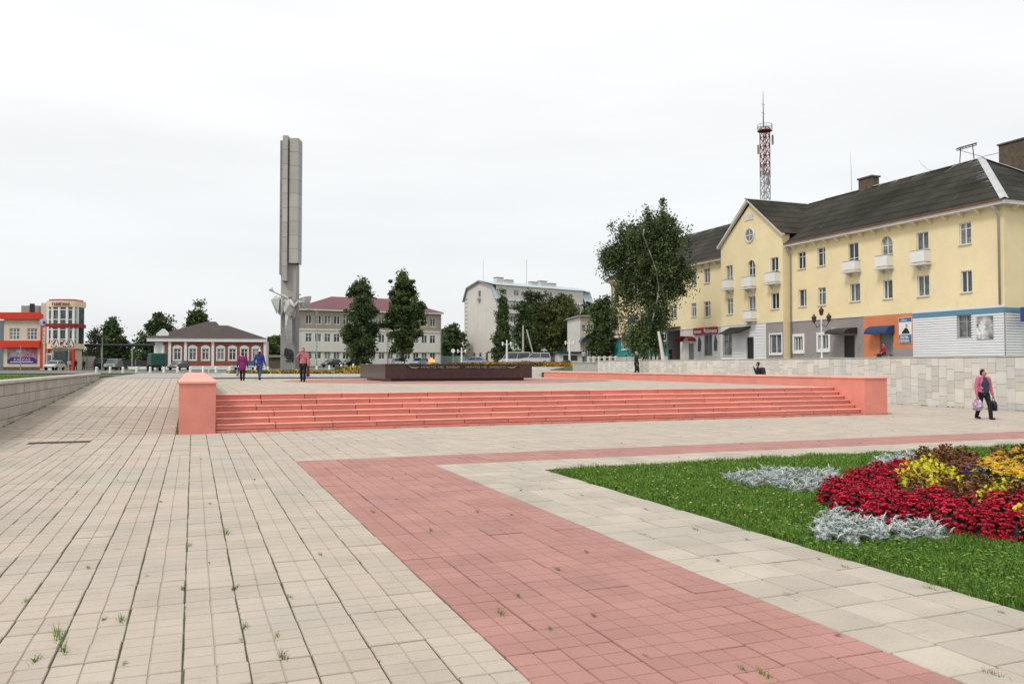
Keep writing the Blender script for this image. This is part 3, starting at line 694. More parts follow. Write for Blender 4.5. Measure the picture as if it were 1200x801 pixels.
class Bld:
    def __init__(s, name, label, cat, org, th, group=None):
        s.o = Vector(org); s.th = th; s.root = thing(name, label, cat, org, th, group)
        s.ux = Vector((math.cos(th), math.sin(th), 0)); s.n = Vector((math.sin(th), -math.cos(th), 0))
    def uv(s, px, py, y=0.0):
        d = ray(px, py); o = s.o - s.n*y; t = (o - ORI).dot(s.n) / d.dot(s.n); p = ORI + d*t - s.o
        return p.dot(s.ux), p.z
    def rect(s, x0, x1, y0, y1, yy=0.0):
        ym = (y0+y1)/2; u0 = s.uv(x0, ym, yy)[0]; u1 = s.uv(x1, ym, yy)[0]; xm = (x0+x1)/2
        return (u0, u1, s.uv(xm, y1, yy)[1], s.uv(xm, y0, yy)[1])
    def wall(s, u0, u1, v0, v1, ops, m, name='wall', y=0.0, dep=.16, parent=None):
        ops = [o for o in ops if o[0] > u0 - .01 and o[1] < u1 + .01 and o[2] > v0 - .01 and o[3] < v1 + .01]
        us = sorted({u0, u1, *[q for o in ops for q in o[:2]]}); vs = sorted({v0, v1, *[q for o in ops for q in o[2:4]]})
        mb = MB()
        for i in range(len(us)-1):
            for j in range(len(vs)-1):
                a, b, c, d = us[i], us[i+1], vs[j], vs[j+1]; cu, cv = (a+b)/2, (c+d)/2
                if any(o[0] < cu < o[1] and o[2] < cv < o[3] for o in ops): continue
                mb.add([(a,y,c),(b,y,c),(b,y,d),(a,y,d)], [(0,1,2,3)])
        for o in ops:
            a, b, c, d = o[:4]
            for q in ([(a,c),(a,d)], [(b,d),(b,c)], [(a,d),(b,d)], [(b,c),(a,c)]):
                (p, r), (e, f) = q; mb.add([(p,y,r),(e,y,f),(e,y+dep,f),(p,y+dep,r)], [(0,1,2,3)])
        return mb.build(name, m, parent or s.root, fix=False)
    def box(s, name, m, a, b, c, d, e, f, parent=None, bev=0):
        mb = MB()
        (mb.bevbox(a, b, c, d, e, f, bev) if bev else mb.box(a, b, c, d, e, f)); return mb.build(name, m, parent or s.root)
    def window(s, u0, u1, v0, v1, y=0.0, dep=.16, fw=.06, mull=(.5,), tran=(), sill=True, frame='white', trim=0, name='window', glass='glass', off=None):
        mb = MB(); yf = y + dep - .07; yb = y + dep - .01
        mb.box(u0, u0+fw, yf, yb, v0, v1); mb.box(u1-fw, u1, yf, yb, v0, v1)
        mb.box(u0+fw, u1-fw, yf, yb, v0, v0+fw); mb.box(u0+fw, u1-fw, yf, yb, v1-fw, v1)
        for k in mull: c = u0+(u1-u0)*k; mb.box(c-fw*.55, c+fw*.55, yf+.004, yb, v0+fw, v1-fw)
        for k in tran: c = v0+(v1-v0)*k; mb.box(u0+fw, u1-fw, yf+.008, yb-.004, c-fw*.4, c+fw*.4)
        if trim:
            for q in ((u0-trim, u0, v0-trim, v1+trim), (u1, u1+trim, v0-trim, v1+trim), (u0, u1, v1, v1+trim), (u0, u1, v0-trim, v0)): mb.box(q[0], q[1], y-.035, y+.02, q[2], q[3])
        w_ = mb.build(name, M[frame], s.root)
        MB().box(u0+.01, u1-.01, yb+.003, yb+.03, v0+.01, v1-.01).build('pane', M['glass_curtain' if glass == 'glass' and random.random() < .4 else glass], w_)
        if sill: MB().box(u0-.06, u1+.06, y-.09, y+dep-.08, v0-.05 - trim, v0-.004 - trim).build('sill', M['cornice'], w_)
        return w_
    def siding(s, u0, u1, v0, v1, ops, m, pitch=.2, y=-.03, name='siding'):
        mb = MB(); v = v0
        while v < v1 - .02:
            t = min(v + pitch, v1); segs = [(u0, u1)]
            for o in ops:
                if o[3] > v + .02 and o[2] < t - .02:
                    segs = [q for a, b in segs for q in ((a, min(b, o[0])), (max(a, o[1]), b)) if q[1] - q[0] > .01]
            for a, b in segs: mb.add([(a,y-.045,v),(b,y-.045,v),(b,y,t),(a,y,t),(b,y,v),(a,y,v)], [(0,1,2,3),(0,5,4,1)])
            v = t
        return tag(mb.build(name, m, s.root, fix=False), kind='stuff')

# ------------------------------------------------------------------ the long yellow building
Y = Bld('yellow_apartment_building', 'long pale yellow three storey apartment building with dark slate roof and gable', 'building', (47.6, 88.9, 2.0), -math.pi/2)
L, DP, GF, EV = 52.15, 12.0, 3.47, 10.15
U = lambda px: Y.uv(px, 390)[0]
RY = -.72; UB = lambda px: Y.uv(px, 390, RY)[0]; RR = lambda *q: Y.rect(*q, yy=RY); rz0, rz1 = UB(845.5), UB(918); um = (rz0+rz1)/2
W3 = [Y.rect(*q) for q in ((935,944,295,315),(958,967,290,311.5),(1124,1138,260.7,286.4),(809,816,317,334.5),(825,832,314,331.5))]
W2 = [Y.rect(*q) for q in ((936,945,339,359),(958.6,967.7,336.7,357.4),(996,1008,332,353),(1035,1046,328,350),(1075,1089,322.6,347),(1126,1139,317,342.5),(785.5,793,358,373),(810,816,355,371),(825,832.6,353,371))]
BD = [(Y.rect(994,1006,284.6,313), (987,1008.6,305.6,319)), (Y.rect(1074,1088,272,304), (1066.5,1090.7,293,310))]
AR = [(Y.rect(1033,1046,276.7,309), (1025,1046.6,299,315))]
for px in (722, 737, 752, 767, 789):      # windows behind the big tree
    c = U(px); W3.append((c-.55, c+.55, 7.2, 8.75)); 
    if px != 789: W2.append((c-.55, c+.55, 4.1, 5.65))
R3 = [(RR(850.6,858.5,311,333), (846,860,327.5,340)), (RR(903,912,301.5,326), (896,914.7,319,333))]
R2 = [RR(851.5,859,349.5,368), RR(903.7,913,343,362)]
RA = [(RR(877,885,304.6,331), (868.5,886,324,338.5))]; RD = [(RR(877,885.4,346.8,370.5), (870.7,886.7,364,376.6))]
up = W3 + W2 + [q[0] for q in BD + AR]; rup = R2 + [q[0] for q in R3 + RA + RD]
Y.wall(0, rz0, GF, EV, up, M['yellow']); Y.wall(rz1, L, GF, EV, up, M['yellow'])
Y.wall(rz0, rz1, GF, 11.0, rup, M['yellow'], 'gable_bay_wall', RY)
mb = MB(); mb.add([(rz0,RY,11.0),(rz1,RY,11.0),(um,RY,14.3)], [(0,1,2)])
for a in (rz0, rz1): mb.add([(a,RY,0),(a,0.02,0),(a,0.02,11.0),(a,RY,11.0)], [(0,1,2,3)])
mb.build('gable_wall', M['yellow'], Y.root, fix=False)
mb = MB(); mb.add([(L,0,0),(L,DP,0),(L,DP,EV),(L,0,EV)], [(0,1,2,3)]); mb.add([(0,DP,0),(0,0,0),(0,0,EV),(0,DP,EV)], [(0,1,2,3)]); mb.add([(L,DP,0),(0,DP,0),(0,DP,EV),(L,DP,EV)], [(0,1,2,3)])
mb.build('rear_walls', M['yellow'], Y.root, fix=False)
random.seed(3)
for q in W3 + W2: Y.window(*q, mull=random.choice([(.5,), (.5,), (.62,), (.4,)]), tran=random.choice([(), (), (.72,)]))
for q in R2: Y.window(*q, y=RY, tran=random.choice([(), (.7,)]))
def balcony(q, bx, y=0.0, hurt=False):
    pr = .6; a = Y.uv(bx[0], (bx[2]+bx[3])/2, y-pr)[0]; b = Y.uv(bx[1], (bx[2]+bx[3])/2, y)[0]; xm = (bx[0]+bx[1])/2
    top = Y.uv(xm, bx[2], y-pr)[1]; bot = Y.uv(xm, bx[3]-2.5, y-pr)[1]
    t = MB(); t.box(a-.08, b+.08, y-pr-.08, y+.02, bot-.16, bot); sl = t.build('balcony_slab', M['cornice'], Y.root)
    for c in (a+.25, b-.25): MB().prism([(y, bot-.161), (y-pr*.8, bot-.161), (y, bot-.5)], c-.07, c+.07, 'x').build('bracket', M['cornice'], sl)
    f = MB(); h = top - bot
    for (c, d, e, g) in ((a, b, y-pr, y-pr+.03), (a, a+.03, y-pr+.031, y), (b-.03, b, y-pr+.031, y)): f.box(c, d, e, g, bot+.08, bot+h)
    f.build('balcony_panel', M['white'], Y.root)
    r = MB(); hh = bot+h+.02
    r.bar((a, y-pr, hh), (b, y-pr, hh), .025); r.bar((a, y-pr, hh), (a, y, hh), .025); r.bar((b, y-pr, hh), (b, y, hh), .025); r.build('handrail', M['grey_paint'], Y.root)
def arch(q, y=0.0):
    u0, u1, v0, v1 = q; r = (u1-u0)/2; c = (u0+u1)/2; vc = v1-r; n = 8
    mb = MB()
    for sg, e in ((-1, u0), (1, u1)):
        pts = [(c+sg*r*math.cos(t*math.pi/2/n), y-.002, vc+r*math.sin(t*math.pi/2/n)) for t in range(n+1)]
        for i in range(n): mb.add([pts[i], pts[i+1], (pts[i+1][0], y-.002, v1), (e if i == 0 else pts[i][0], y-.002, v1)], [(0,1,2,3)]); mb.add([pts[i], pts[i+1], (pts[i+1][0], y+.15, pts[i+1][2]), (pts[i][0], y+.15, pts[i][2])], [(0,1,2,3)])
    mb.build('arch_spandrel', M['yellow'], Y.root, fix=False)
    mb = MB(); mb.tube([(c+(r+.04)*math.cos(t*math.pi/10), y-.01, vc+(r+.04)*math.sin(t*math.pi/10)) for t in range(11)], .05, 6); mb.build('arch_trim', M['yellow'], Y.root)
for q, bx in BD: Y.window(*q, tran=(.38,), sill=False, name='balcony_door'); balcony(q, bx)
for q, bx in AR: Y.window(*q, tran=(.66, .35), sill=False, name='balcony_door'); balcony(q, bx); arch(q)
for q, bx in R3 + RD: Y.window(*q, y=RY, tran=(.38,), sill=False, name='balcony_door'); balcony(q, bx, RY)
for q, bx in RA: Y.window(*q, y=RY, tran=(.66, .35), sill=False, name='balcony_door'); balcony(q, bx, RY); arch(q, RY)
# round window and relief panel in the gable
cu, cv = Y.uv(878.7, 275.6, RY)
mb = MB(); mb.tube([(cu+.62*math.cos(t*math.pi/10), RY-.02, cv+.62*math.sin(t*math.pi/10)) for t in range(21)], .1, 6)
wnd = mb.build('round_window', M['cornice'], Y.root)
mb = MB(); n = 20; mb.add([(cu+.58*math.cos(t*2*math.pi/n), RY-.012, cv+.58*math.sin(t*2*math.pi/n)) for t in range(n)], [tuple(range(n))]); mb.build('pane', M['glass'], wnd, fix=False)
mb = MB(); mb.box(cu-.03, cu+.03, RY-.05, RY-.015, cv-.56, cv+.56); mb.box(cu-.56, cu-.031, RY-.05, RY-.015, cv-.03, cv+.03); mb.box(cu+.031, cu+.56, RY-.05, RY-.015, cv-.03, cv+.03); mb.build('glazing_bar', M['white'], wnd)
pu, pv_ = Y.uv(877.6, 254.5, RY); Y.box('relief_panel', M['cornice'], pu-.6, pu+.6, RY-.06, RY, pv_-.3, pv_+.3, bev=.02)
mb = MB()
for a, b in ((rz0-.22, um), (um, rz1+.3)):
    za, zb = (10.75, 14.5) if a < um - .1 else (14.5, 10.75)
    mb.prism([(a, za+.08), (b, zb+.08), (b, zb+.26), (a, za+.26)], RY-.34, RY-.02, 'y')
mb.build('barge_board', M['cornice'], Y.root)
# ground floor, section by section
def gf(px0, px1, m, name, ops=(), y=0.0, v0=0.0, v1=GF):
    a, b = (U(px0) if px0 else 0), (U(px1) if px1 else L); Y.wall(a, b, v0, v1, list(ops), m, name, y); return a, b
TW = [Y.rect(729,735.6,396,409), Y.rect(749.6,754.5,401,409), Y.rect(774.5,781,391,399)]
TD = [Y.rect(767,774,398,419)]
TD = [(q[0], q[1], 0.3, q[3]) for q in TD]
gf(None, 783, M['teal'], 'teal_wall', TW + TD, v0=.75); Y.wall(0, U(783), 0, .75, [], M['pale_plinth'], 'plinth', -.04)
for q in TW: Y.window(*q, trim=.08)
for q in TD: Y.box('door', M['door_dark'], q[0], q[1], .1, .14, .76, q[3])
a, b = U(766), U(775); v = Y.uv(770, 398)[1]
MB().prism([(0, v+.8), (-1.1, v+.1), (-1.1, v), (0, v+.05)], a-.2, b+.2, 'x').build('red_awning', mat('pink_awning', (.38, .10, .13), .7), Y.root)
sg = Y.rect(715.5,733,391.5,397); sgo = Y.box('shop_sign', M['signred'], sg[0]-.2, sg[1], -.35, -.2, sg[2], sg[3])
mb = MB(); mb.box(sg[0]+.2, sg[1]-.3, -.36, -.352, sg[2]+.15, sg[3]-.15); mb.build('sign_face', M['white'], sgo)
ac = Y.rect(716.5,723,386,391.5); Y.box('air_conditioner', M['grey_paint'], .3, 1.2, -.45, -.02, ac[2], ac[3])
# passage
pa, pb = U(783), U(797)
mb = MB(); pt = Y.uv(790, 386)[1]
for x in (pa, pb): mb.add([(x,0,0),(x,9,0),(x,9,pt),(x,0,pt)], [(0,1,2,3)])
mb.add([(pa,0,pt),(pb,0,pt),(pb,9,pt),(pa,9,pt)], [(0,1,2,3)]); mb.add([(pa,9,0),(pb,9,0),(pb,9,pt),(pa,9,pt)], [(0,1,2,3)])
mb.build('passage', M['grey_render'], Y.root, fix=False); Y.wall(pa, pb, pt, GF, [], M['white_render'], 'lintel')
mb = MB(); mb.prism([(0, pt+.3), (-1.6, pt-.1), (-1.6, pt-.2), (0, pt+.2)], pa-.2, pb+.1, 'x'); mb.build('canopy', M['slate'], Y.root)
SW = [Y.rect(825,834.5,391.7,417)]; SD = [Y.rect(807,813,402,421)]; SD = [(q[0], q[1], .02, q[3]) for q in SD]
gf(797, 850, M['white_render'], 'white_wall', SW + SD)
for q in SW: Y.window(*q, sill=False, frame='grey_paint')
for q in SD: Y.box('door', M['door_grey'], q[0], q[1], .1, .14, .05, q[3])
a, b = U(800), U(816); v = Y.uv(808, 400)[1]
mb = MB(); mb.add([((a+b)/2 + (b-a)/2*math.cos(t*math.pi/8), yy, v + .55*math.sin(t*math.pi/8)) for yy in (0, -1.0) for t in range(9)], [(t, t+1, 10+t, 9+t) for t in range(8)]); mb.build('awning', mat('red_awning', (.19, .02, .025), .6), Y.root)
s1 = Y.rect(814,841.4,383.4,391.5); so_ = Y.box('shop_sign', M['signred'], s1[0], s1[1], -.18, -.04, s1[2], s1[3])
mb = MB(); h = s1[3]-s1[2]; mid = s1[0]+(s1[1]-s1[0])*.4
e_ = lettering(mb, 'магазин', s1[0]+.25, s1[2]+.25*h, h*.55, .5, .12, -.185); lettering(mb, 'Фабрика', mid+.35, s1[2]+.22*h, h*.62, .8, .14, -.185); tag(mb.build('sign_letters', M['white'], so_), kind='stuff')
for q in ((817,822.7,393,412), (836,841.4,392,411)):
    r_ = Y.rect(*q); p_ = Y.box('poster', mat('poster_ground', (.55, .55, .56), .5), r_[0], r_[1], -.03, -.004, r_[2], r_[3]); w_ = r_[1]-r_[0]; h = r_[3]-r_[2]; c = (r_[0]+r_[1])/2
    mb = MB(); mb.prism([(c-.1*w_, r_[3]-.02*h), (c+.12*w_, r_[3]-.1*h), (c+.42*w_, r_[2]+.6*h), (c+.3*w_, r_[2]+.02*h), (c-.35*w_, r_[2]+.02*h), (c-.3*w_, r_[2]+.55*h)], -.036, -.0302, 'y'); mb.build('poster_figure', mat('poster_dark', (.05, .05, .10), .5, .4, 6), p_)
# siding of the gable bay
ba, bb = rz0, UB(898); GW = [RR(847.5,858,390,416)]; GD = [RR(875,883.6,395,420)]; GD = [(q[0], q[1], .02, q[3]) for q in GD]
Y.wall(ba, bb, 0, GF, GW + GD, M['siding'], 'white_wall', RY); Y.siding(ba, bb, 0.05, GF, GW + GD, M['siding'], .26, RY-.01)
for q in GW: Y.window(*q, y=RY, frame='grey_paint', tran=(.7,), trim=.06)
for q in GD: Y.box('door', M['door_dark'], q[0], q[1], RY+.1, RY+.14, .05, q[3])
def shed(px0, px1, py0, py1, pr, m, y=0.0, nm='awning'):
    a, b = U(px0), U(px1); t = Y.uv((px0+px1)/2, py0)[1]; bt = Y.uv((px0+px1)/2, py1)[1]
    MB().prism([(y-.01, t+.1), (y-pr, bt+.05), (y-pr, bt-.03), (y-.01, t-.02)], a, b, 'x').build(nm, m, Y.root)
shed(863, 888, 384, 391, 1.3, M['slate'], RY)
# grey section
gw = [RR(902.5,916,391.7,413.7)]; Y.wall(bb, rz1, 0, GF, gw, M['grey_render'], 'grey_wall', RY)
i = lambda q, k=.22: (q[0]+k, q[1]-k, q[2]+k, q[3]-k)
gw2 = [i(Y.rect(929,943,391,413.7)), i(Y.rect(957,973,389,412))]; GDr = Y.rect(989,1001.6,393,420); GDr = (GDr[0], GDr[1], .02, GDr[3])
gf(917, 1012, M['grey_render'], 'grey_wall', gw2 + [GDr])
for q in gw: Y.window(*i(q, .0), y=RY, trim=.12)
for q in gw2: Y.window(*q, trim=.22, mull=(.33, .66))
Y.box('door', M['door_dark'], GDr[0], GDr[1], .1, .14, .05, GDr[3])
def vault(px0, px1, pyt, pyb, pr, m, nm='awning', sides=True):
    a, b = U(px0), U(px1); t = Y.uv((px0+px1)/2, pyt)[1]; bt = Y.uv((px0+px1)/2, pyb)[1]; n = 8; h = t-bt
    mb = MB(); P_ = [(-.02 - pr*math.sin(k*math.pi/2/n), bt + h*math.cos(k*math.pi/2/n)) for k in range(n+1)]
    for k in range(n): mb.add([(a, *P_[k]), (b, *P_[k]), (b, *P_[k+1]), (a, *P_[k+1])], [(0,1,2,3)])
    for x in (a, b): mb.add([(x, -.02, bt)] + [(x, *q) for q in P_], [tuple(range(n+2))])
    mb.build(nm, m, Y.root, fix=False)
vault(981, 1005, 384, 391, 1.3, M['black_metal'])
lb = Y.rect(977, 981, 384, 389); Y.box('wall_lamp', M['white_render'], lb[0], lb[1], -.25, -.02, lb[2], lb[3])
# orange section
OD = Y.rect(1031,1047,388,420); OD = (OD[0], OD[1], .02, OD[3])
a, b = gf(1012, 1070.6, M['orange_render'], 'orange_wall', [OD])
Y.box('door', M['door_grey'], OD[0]+.0, OD[0]+.9, .1, .14, .05, OD[3]-.1); Y.window(OD[0]+.95, OD[1], .05, OD[3], sill=False, mull=(), frame='grey_paint', name='shop_door')
vault(1022.7, 1048.6, 381.5, 391, .85, M['navy'])
d0 = U(1047.5); Y.box('plinth', M['grey_render'], d0, b-.02, -.04, -.005, 0, Y.uv(1060, 408)[1])
q = Y.rect(1054,1069,371.6,402); po = Y.box('poster', M['white'], q[0], q[1], -.06, -.01, q[2], q[3]); w_ = q[1]-q[0]; h = q[3]-q[2]
mb = MB(); mb.box(q[0]+.02, q[1]-.02, -.066, -.0602, q[3]-.18*h, q[3]-.015*h); mb.box(q[0]+.02, q[1]-.02, -.066, -.0602, q[2]+.01*h, q[2]+.33*h); mb.build('poster_band', mat('poster_blue', (.05, .13, .28), .5), po)
mb = MB(); lettering(mb, 'ОБУВЬ', q[0]+.13*w_, q[2]+.195*h, .085*h, 1.05, .2, -.068); lettering(mb, 'ОДЕЖДА', q[0]+.08*w_, q[2]+.06*h, .085*h, .98, .2, -.068); lettering(mb, 'Сезон', q[0]+.2*w_, q[3]-.135*h, .08*h, .8, .14, -.068); tag(mb.build('poster_letters', M['white'], po), kind='stuff')
c = (q[0]+q[1])/2; B_ = q[2]+.34*h; k = h
mb = MB(); mb.prism([(c-.30*w_, B_+.03*k), (c+.36*w_, B_+.03*k), (c+.3*w_, B_+.12*k), (c+.16*w_, B_+.25*k), (c-.02*w_, B_+.24*k), (c-.2*w_, B_+.12*k)], -.066, -.0602, 'y'); mb.build('poster_figure', M['door_dark'], po)
mb = MB(); mb.prism([(c+.04*w_, B_+.27*k), (c+.18*w_, B_+.27*k), (c+.22*w_, B_+.36*k), (c+.14*w_, B_+.41*k), (c+.02*w_, B_+.38*k)], -.066, -.0602, 'y'); mb.build('poster_head', mat('poster_skin', (.45, .33, .26), .5), po)
# white and blue siding at the corner
sa = U(1070.6); CW = [Y.rect(1123,1139,369,395.6)]
Y.wall(sa, L, 0, GF+.1, CW, M['siding'], 'white_wall', -.04); Y.siding(sa, L, .05, GF-.38, CW, M['siding'], .17, -.05)
Y.box('blue_band', M['blue'], sa, L+.06, -.1, -.045, GF-.38, GF-.08); Y.box('white_cap', M['siding'], sa, L+.08, -.12, .02, GF-.06, GF+.06)
mb = MB(); mb.box(L+.002, L+.05, 0, DP, 0, GF-.45); mb.build('side_cladding', M['siding'], Y.root)
mb = MB(); v = .05
while v < GF-.5: mb.add([(L+.1,-.08,v),(L+.1,DP,v),(L+.055,DP,v+.17),(L+.055,-.08,v+.17),(L+.055,DP,v),(L+.055,-.08,v)], [(0,1,2,3),(0,5,4,1)]); v += .17
tag(mb.build('siding', M['siding'], Y.root, fix=False), kind='stuff')
Y.box('blue_band', M['blue'], L+.002, L+.11, -.04, DP, GF-.38, GF-.08)
Y.window(*CW[0], y=-.04, frame='grey_paint', tran=(.7,), mull=(.6,), sill=False, trim=.07)
q = Y.rect(1146,1165,370.7,397); po = Y.box('poster', mat('photo_print', (.62, .62, .62), .4, .5, 1.7, 5, col2=(.10, .11, .11), stain=((.05, .06, .06), 2.2, .56)), q[0], q[1], -.14, -.1, q[2], q[3])
sg = thing('shop_sign', 'blue shop sign on the side wall of the yellow building', 'sign', (47.9, 36.0, 0), 0)
MB().box(.0, 3.2, -.2, -.05, 4.45, 5.35).build('sign_box', mat('sign_blue', (.03, .06, .22), .5), sg)
mb = MB(); lettering(mb, 'МАГАЗИН', .3, 4.65, .5, .8, .16, -.205); tag(mb.build('sign_letters', M['white'], sg), kind='stuff')
Y.box('belt_course', M['cornice'], U(918), U(1012), -.06, -.002, GF-.02, GF+.06); Y.box('belt_course', M['cornice'], U(783), rz0, -.06, -.002, GF-.02, GF+.06); Y.box('belt_course', M['cornice'], rz0, rz1, RY-.05, RY-.002, GF-.02, GF+.06)
# cornice, brackets, gutter
for a, b in ((-.5, rz0-.02), (rz1+.02, L+.5)):
    Y.box('cornice', M['cornice'], a, b, -.55, .0, EV-.28, EV-.02); Y.box('gutter', M['copper'], a, b, -.66, -.552, EV-.06, EV+.04)
Y.box('cornice', M['cornice'], L, L+.5, .02, DP+.5, EV-.28, EV-.02)
br = MB().prism([(0, 0), (-.42, 0), (-.42, -.1), (-.05, -.34), (0, -.34)], -.09, .09, 'x').mesh('bracket', M['yellow'])
u = .5
while u < L - .2:
    if not (rz0-.3 < u < rz1+.3): obj('bracket', br, Y.root, (u, 0, EV-.282))
    u += 1.25
for k in range(9): o = obj('bracket', br, Y.root, (L, .8+1.25*k, EV-.282), math.pi/2)
# drain pipes
def pipe(u, y, v0=.3, v1=EV-.3): MB().tube([(u, y-.45, v1+.1), (u, y-.42, v1-.15), (u, y-.12, v1-.7), (u, y-.12, v0)], .065, 7).build('drain_pipe', M['grey_paint'], Y.root, smooth=True)
pipe(rz1+.25, 0); pipe(rz0-.25, 0); pipe(L-.25, 0, 3.6); pipe(.5, 0)
# roof
RV, ov = 14.9, .58; a0, a1, y0, y1, e = -.5, L+.55, -ov, DP+ov, EV
mb = MB(); hp = 6.3
mb.add([(a0,y0,e),(a1,y0,e),(a1,y1,e),(a0,y1,e),(hp,DP/2,RV),(L-hp,DP/2,RV)], [(0,1,5,4),(1,2,5),(2,3,4,5),(3,0,4),(3,2,1,0)])
roof = mb.build('roof', M['slate'], Y.root, fix=False)
mb = MB(); mb.add([(rz0-.22,RY-.36,11.03),(um,RY-.36,14.8),(um,7.2,14.8),(rz0-.22,1.5,11.03)], [(0,1,2,3)]); mb.add([(um,RY-.36,14.8),(rz1+.3,RY-.36,11.03),(rz1+.3,1.5,11.03),(um,7.2,14.8)], [(0,1,2,3)])
mb.build('gable_roof', M['slate'], Y.root, fix=False)
def cap(a, b, w_, name='ridge_cap', spikes=0):
    a = Vector(a); b = Vector(b); mb = MB(); d = (b-a).normalized(); s = d.cross(Vector((0,0,1))).normalized(); n = s.cross(d)
    mb.add([a-s*w_-n*.05, a+n*.06, a+s*w_-n*.05, b-s*w_-n*.05, b+n*.06, b+s*w_-n*.05], [(0,1,4,3),(1,2,5,4)]); mb.build(name, M['zinc'], roof, fix=False)
cap((hp,DP/2,RV+.03), (um-2,DP/2,RV+.03), .16); cap((um+2,DP/2,RV+.03), (L-hp,DP/2,RV+.03), .16); cap((L-hp,DP/2,RV+.04), (a1,y0,e+.04), .24, 'hip_cap'); cap((L-hp,DP/2,RV+.04), (a1,y1,e+.04), .34, 'hip_cap'); cap((hp,DP/2,RV+.04), (a0,y0,e+.04), .3, 'hip_cap')
cap((um,RY-.5,14.83), (um,6,14.83), .12)
# metal patches running off the hip and ridge
mb = MB(); random.seed(9)
A_ = Vector((L-hp,DP/2,RV)); B_ = Vector((a1,y0,e)); nf = Vector((0, -(RV-e), -(DP/2+ov))).normalized()*-1
for k in range(13):
    t = random.uniform(.05, .8); p = A_.lerp(B_, t) + Vector((0, -.02, .035)); l = random.uniform(.5, 1.6); d = Vector((-1, -.05, -.04)).normalized()*l
    mb.add([p, p + Vector((.0, -.06, -.04)), p+d], [(0,1,2)])
sl = Vector((0, -(DP/2+ov), -(RV-e))).normalized()
for k in range(60):
    u = random.uniform(hp, L-hp)
    if rz0-2 < u < rz1+2: continue
    p = Vector((u, DP/2, RV+.035)); l = random.uniform(.3, 1.3); mb.add([p, p+Vector((.1, 0, 0)), p + sl*l + Vector((random.uniform(-.6, .1), 0, .02)), ], [(0,1,2)])
tag(mb.build('metal_flashing', M['zinc'], roof, fix=False), kind='stuff')
# chimneys, aerials
def chimney(p, w_, d_, h, lab):
    t = thing('chimney', lab, 'chimney', p); MB().bevbox(-w_/2, w_/2, -d_/2, d_/2, -2.5, h, .02).build('stack', M['brick'], t); MB().bevbox(-w_/2-.1, w_/2+.1, -d_/2-.1, d_/2+.1, h+.002, h+.14, .02).build('cap', M['mortar'], t)
p = D(1192, 195, 66); chimney((p.x, p.y, p.z), 1.3, 2.2, D(1192, 168, 66).z-p.z, 'big square brick chimney stack above the hipped end of the roof')
p = onX(1018, 217, 53.8); chimney((p.x, p.y, p.z), .8, 1.5, onX(1018, 209.5, 53.8).z-p.z, 'small brick chimney stack on the ridge beside a thin aerial')
p = onX(1133, 190, 53.6); t = thing('aerial_frame', 'black steel aerial frame on two legs on the roof ridge', 'aerial', (p.x, p.y, 16.7)); zt = onX(1133, 171, 53.6).z-16.7
for s_ in (-.5, .5): MB().tube([(0, s_*1.3, -.2), (0, s_, zt)], .035).build('leg', M['black_metal'], t)
mb = MB(); mb.bar((0, -.85, zt), (0, .85, zt), .05); mb.bar((0, -.85, zt-.14), (0, .85, zt-.14), .03)
for k in range(7): mb.bar((0, -.84+.28*k, zt-.14), (0, -.7+.28*k, zt), .015)
mb.build('crossbar', M['black_metal'], t)
MB().tube([(0, .75, zt-.1), (.1, -1.2, .3), (.2, -2.4, .3)], .02, 5).build('cable', M['black_metal'], t)
t = thing('dish_aerial', 'thin curved wire aerial leaning on the roof ridge', 'aerial', (53.6, 46.8, 16.75)); MB().tube([(0, 0, 0), (0, .9, .35), (0, 1.5, .9), (0, 1.75, 1.3)], .018, 5).build('rod', M['steel'], t)
p = onX(998, 221, 53.6); MB_ = MB(); MB_.tube([(0, 0, -.3), (.02, .05, 2), (.03, .15, onX(993, 178, 53.6).z-16.9)], [.03, .025, .012], 5)
tag(obj('whip_aerial', MB_.mesh('whip_aerial', M['steel']), None, (p.x, p.y, 16.9)), 'tall thin whip aerial rising from the ridge near the small chimney', 'aerial')
# ================================================================== far buildings
def fbld(name, label, px, z, zc, alpha, group=None):
    p = D(px, 430, zc); return Bld(name, label, 'building', (p.x, p.y, z), R(alpha) - PSI, group)
def hip(mb, x0, x1, y0, y1, e, rv, hpx, hpy=None):
    ym = (y0+y1)/2
    mb.add([(x0,y0,e),(x1,y0,e),(x1,y1,e),(x0,y1,e),(x0+hpx,ym,rv),(x1-hpx,ym,rv)], [(0,1,5,4),(1,2,5),(2,3,4,5),(3,0,4),(3,2,1,0)])
# ---- three storey building with the maroon roof
M['maroon'] = mat('maroon_metal_roof', (.15, .05, .06), .5, .12, .4, 6)
M['tan'] = mat('tan_render', (.33, .29, .23), .9, .1, .5, 8)
M['offwhite'] = mat('offwhite_render', (.68, .66, .61), .85, .06, .4, 8, stain=((.56, .53, .48), .8, .6, .2))
S = fbld('white_office_building', 'three storey whitewashed building with tan top floor and maroon roof', 347, 1.15, 158, 27)
SL = S.uv(517, 400)[0]; s3 = [S.uv(365, y)[1] for y in (361.5, 369, 379.5, 385, 390.5, 400.5, 412, 420.5)]
u0, u1 = S.uv(361.75, 395)[0], S.uv(507, 395)[0]; cols = [u0 + (u1-u0)*k/14 for k in range(15)]
S.ev = s3[0]; dw = .62
ops = []
for r, (t, b) in enumerate(((s3[1], s3[2]), (s3[4], s3[5]), (s3[6], s3[7]))):
    for k, c in enumerate(cols):
        if r == 2 and k == 6: continue
        ops.append((c-dw, c+dw, b, t))
dk = cols[6]; dr = (dk-.9, dk+.9, .02, 2.7)
S.wall(0, SL, 0, s3[3], ops + [dr], M['offwhite']); S.wall(0, SL, s3[3], s3[0], ops, M['tan'], 'upper_wall')
for o in ops: S.window(*o, fw=.1, mull=(.5,), tran=(.7,) if random.random() < .5 else (), sill=False)
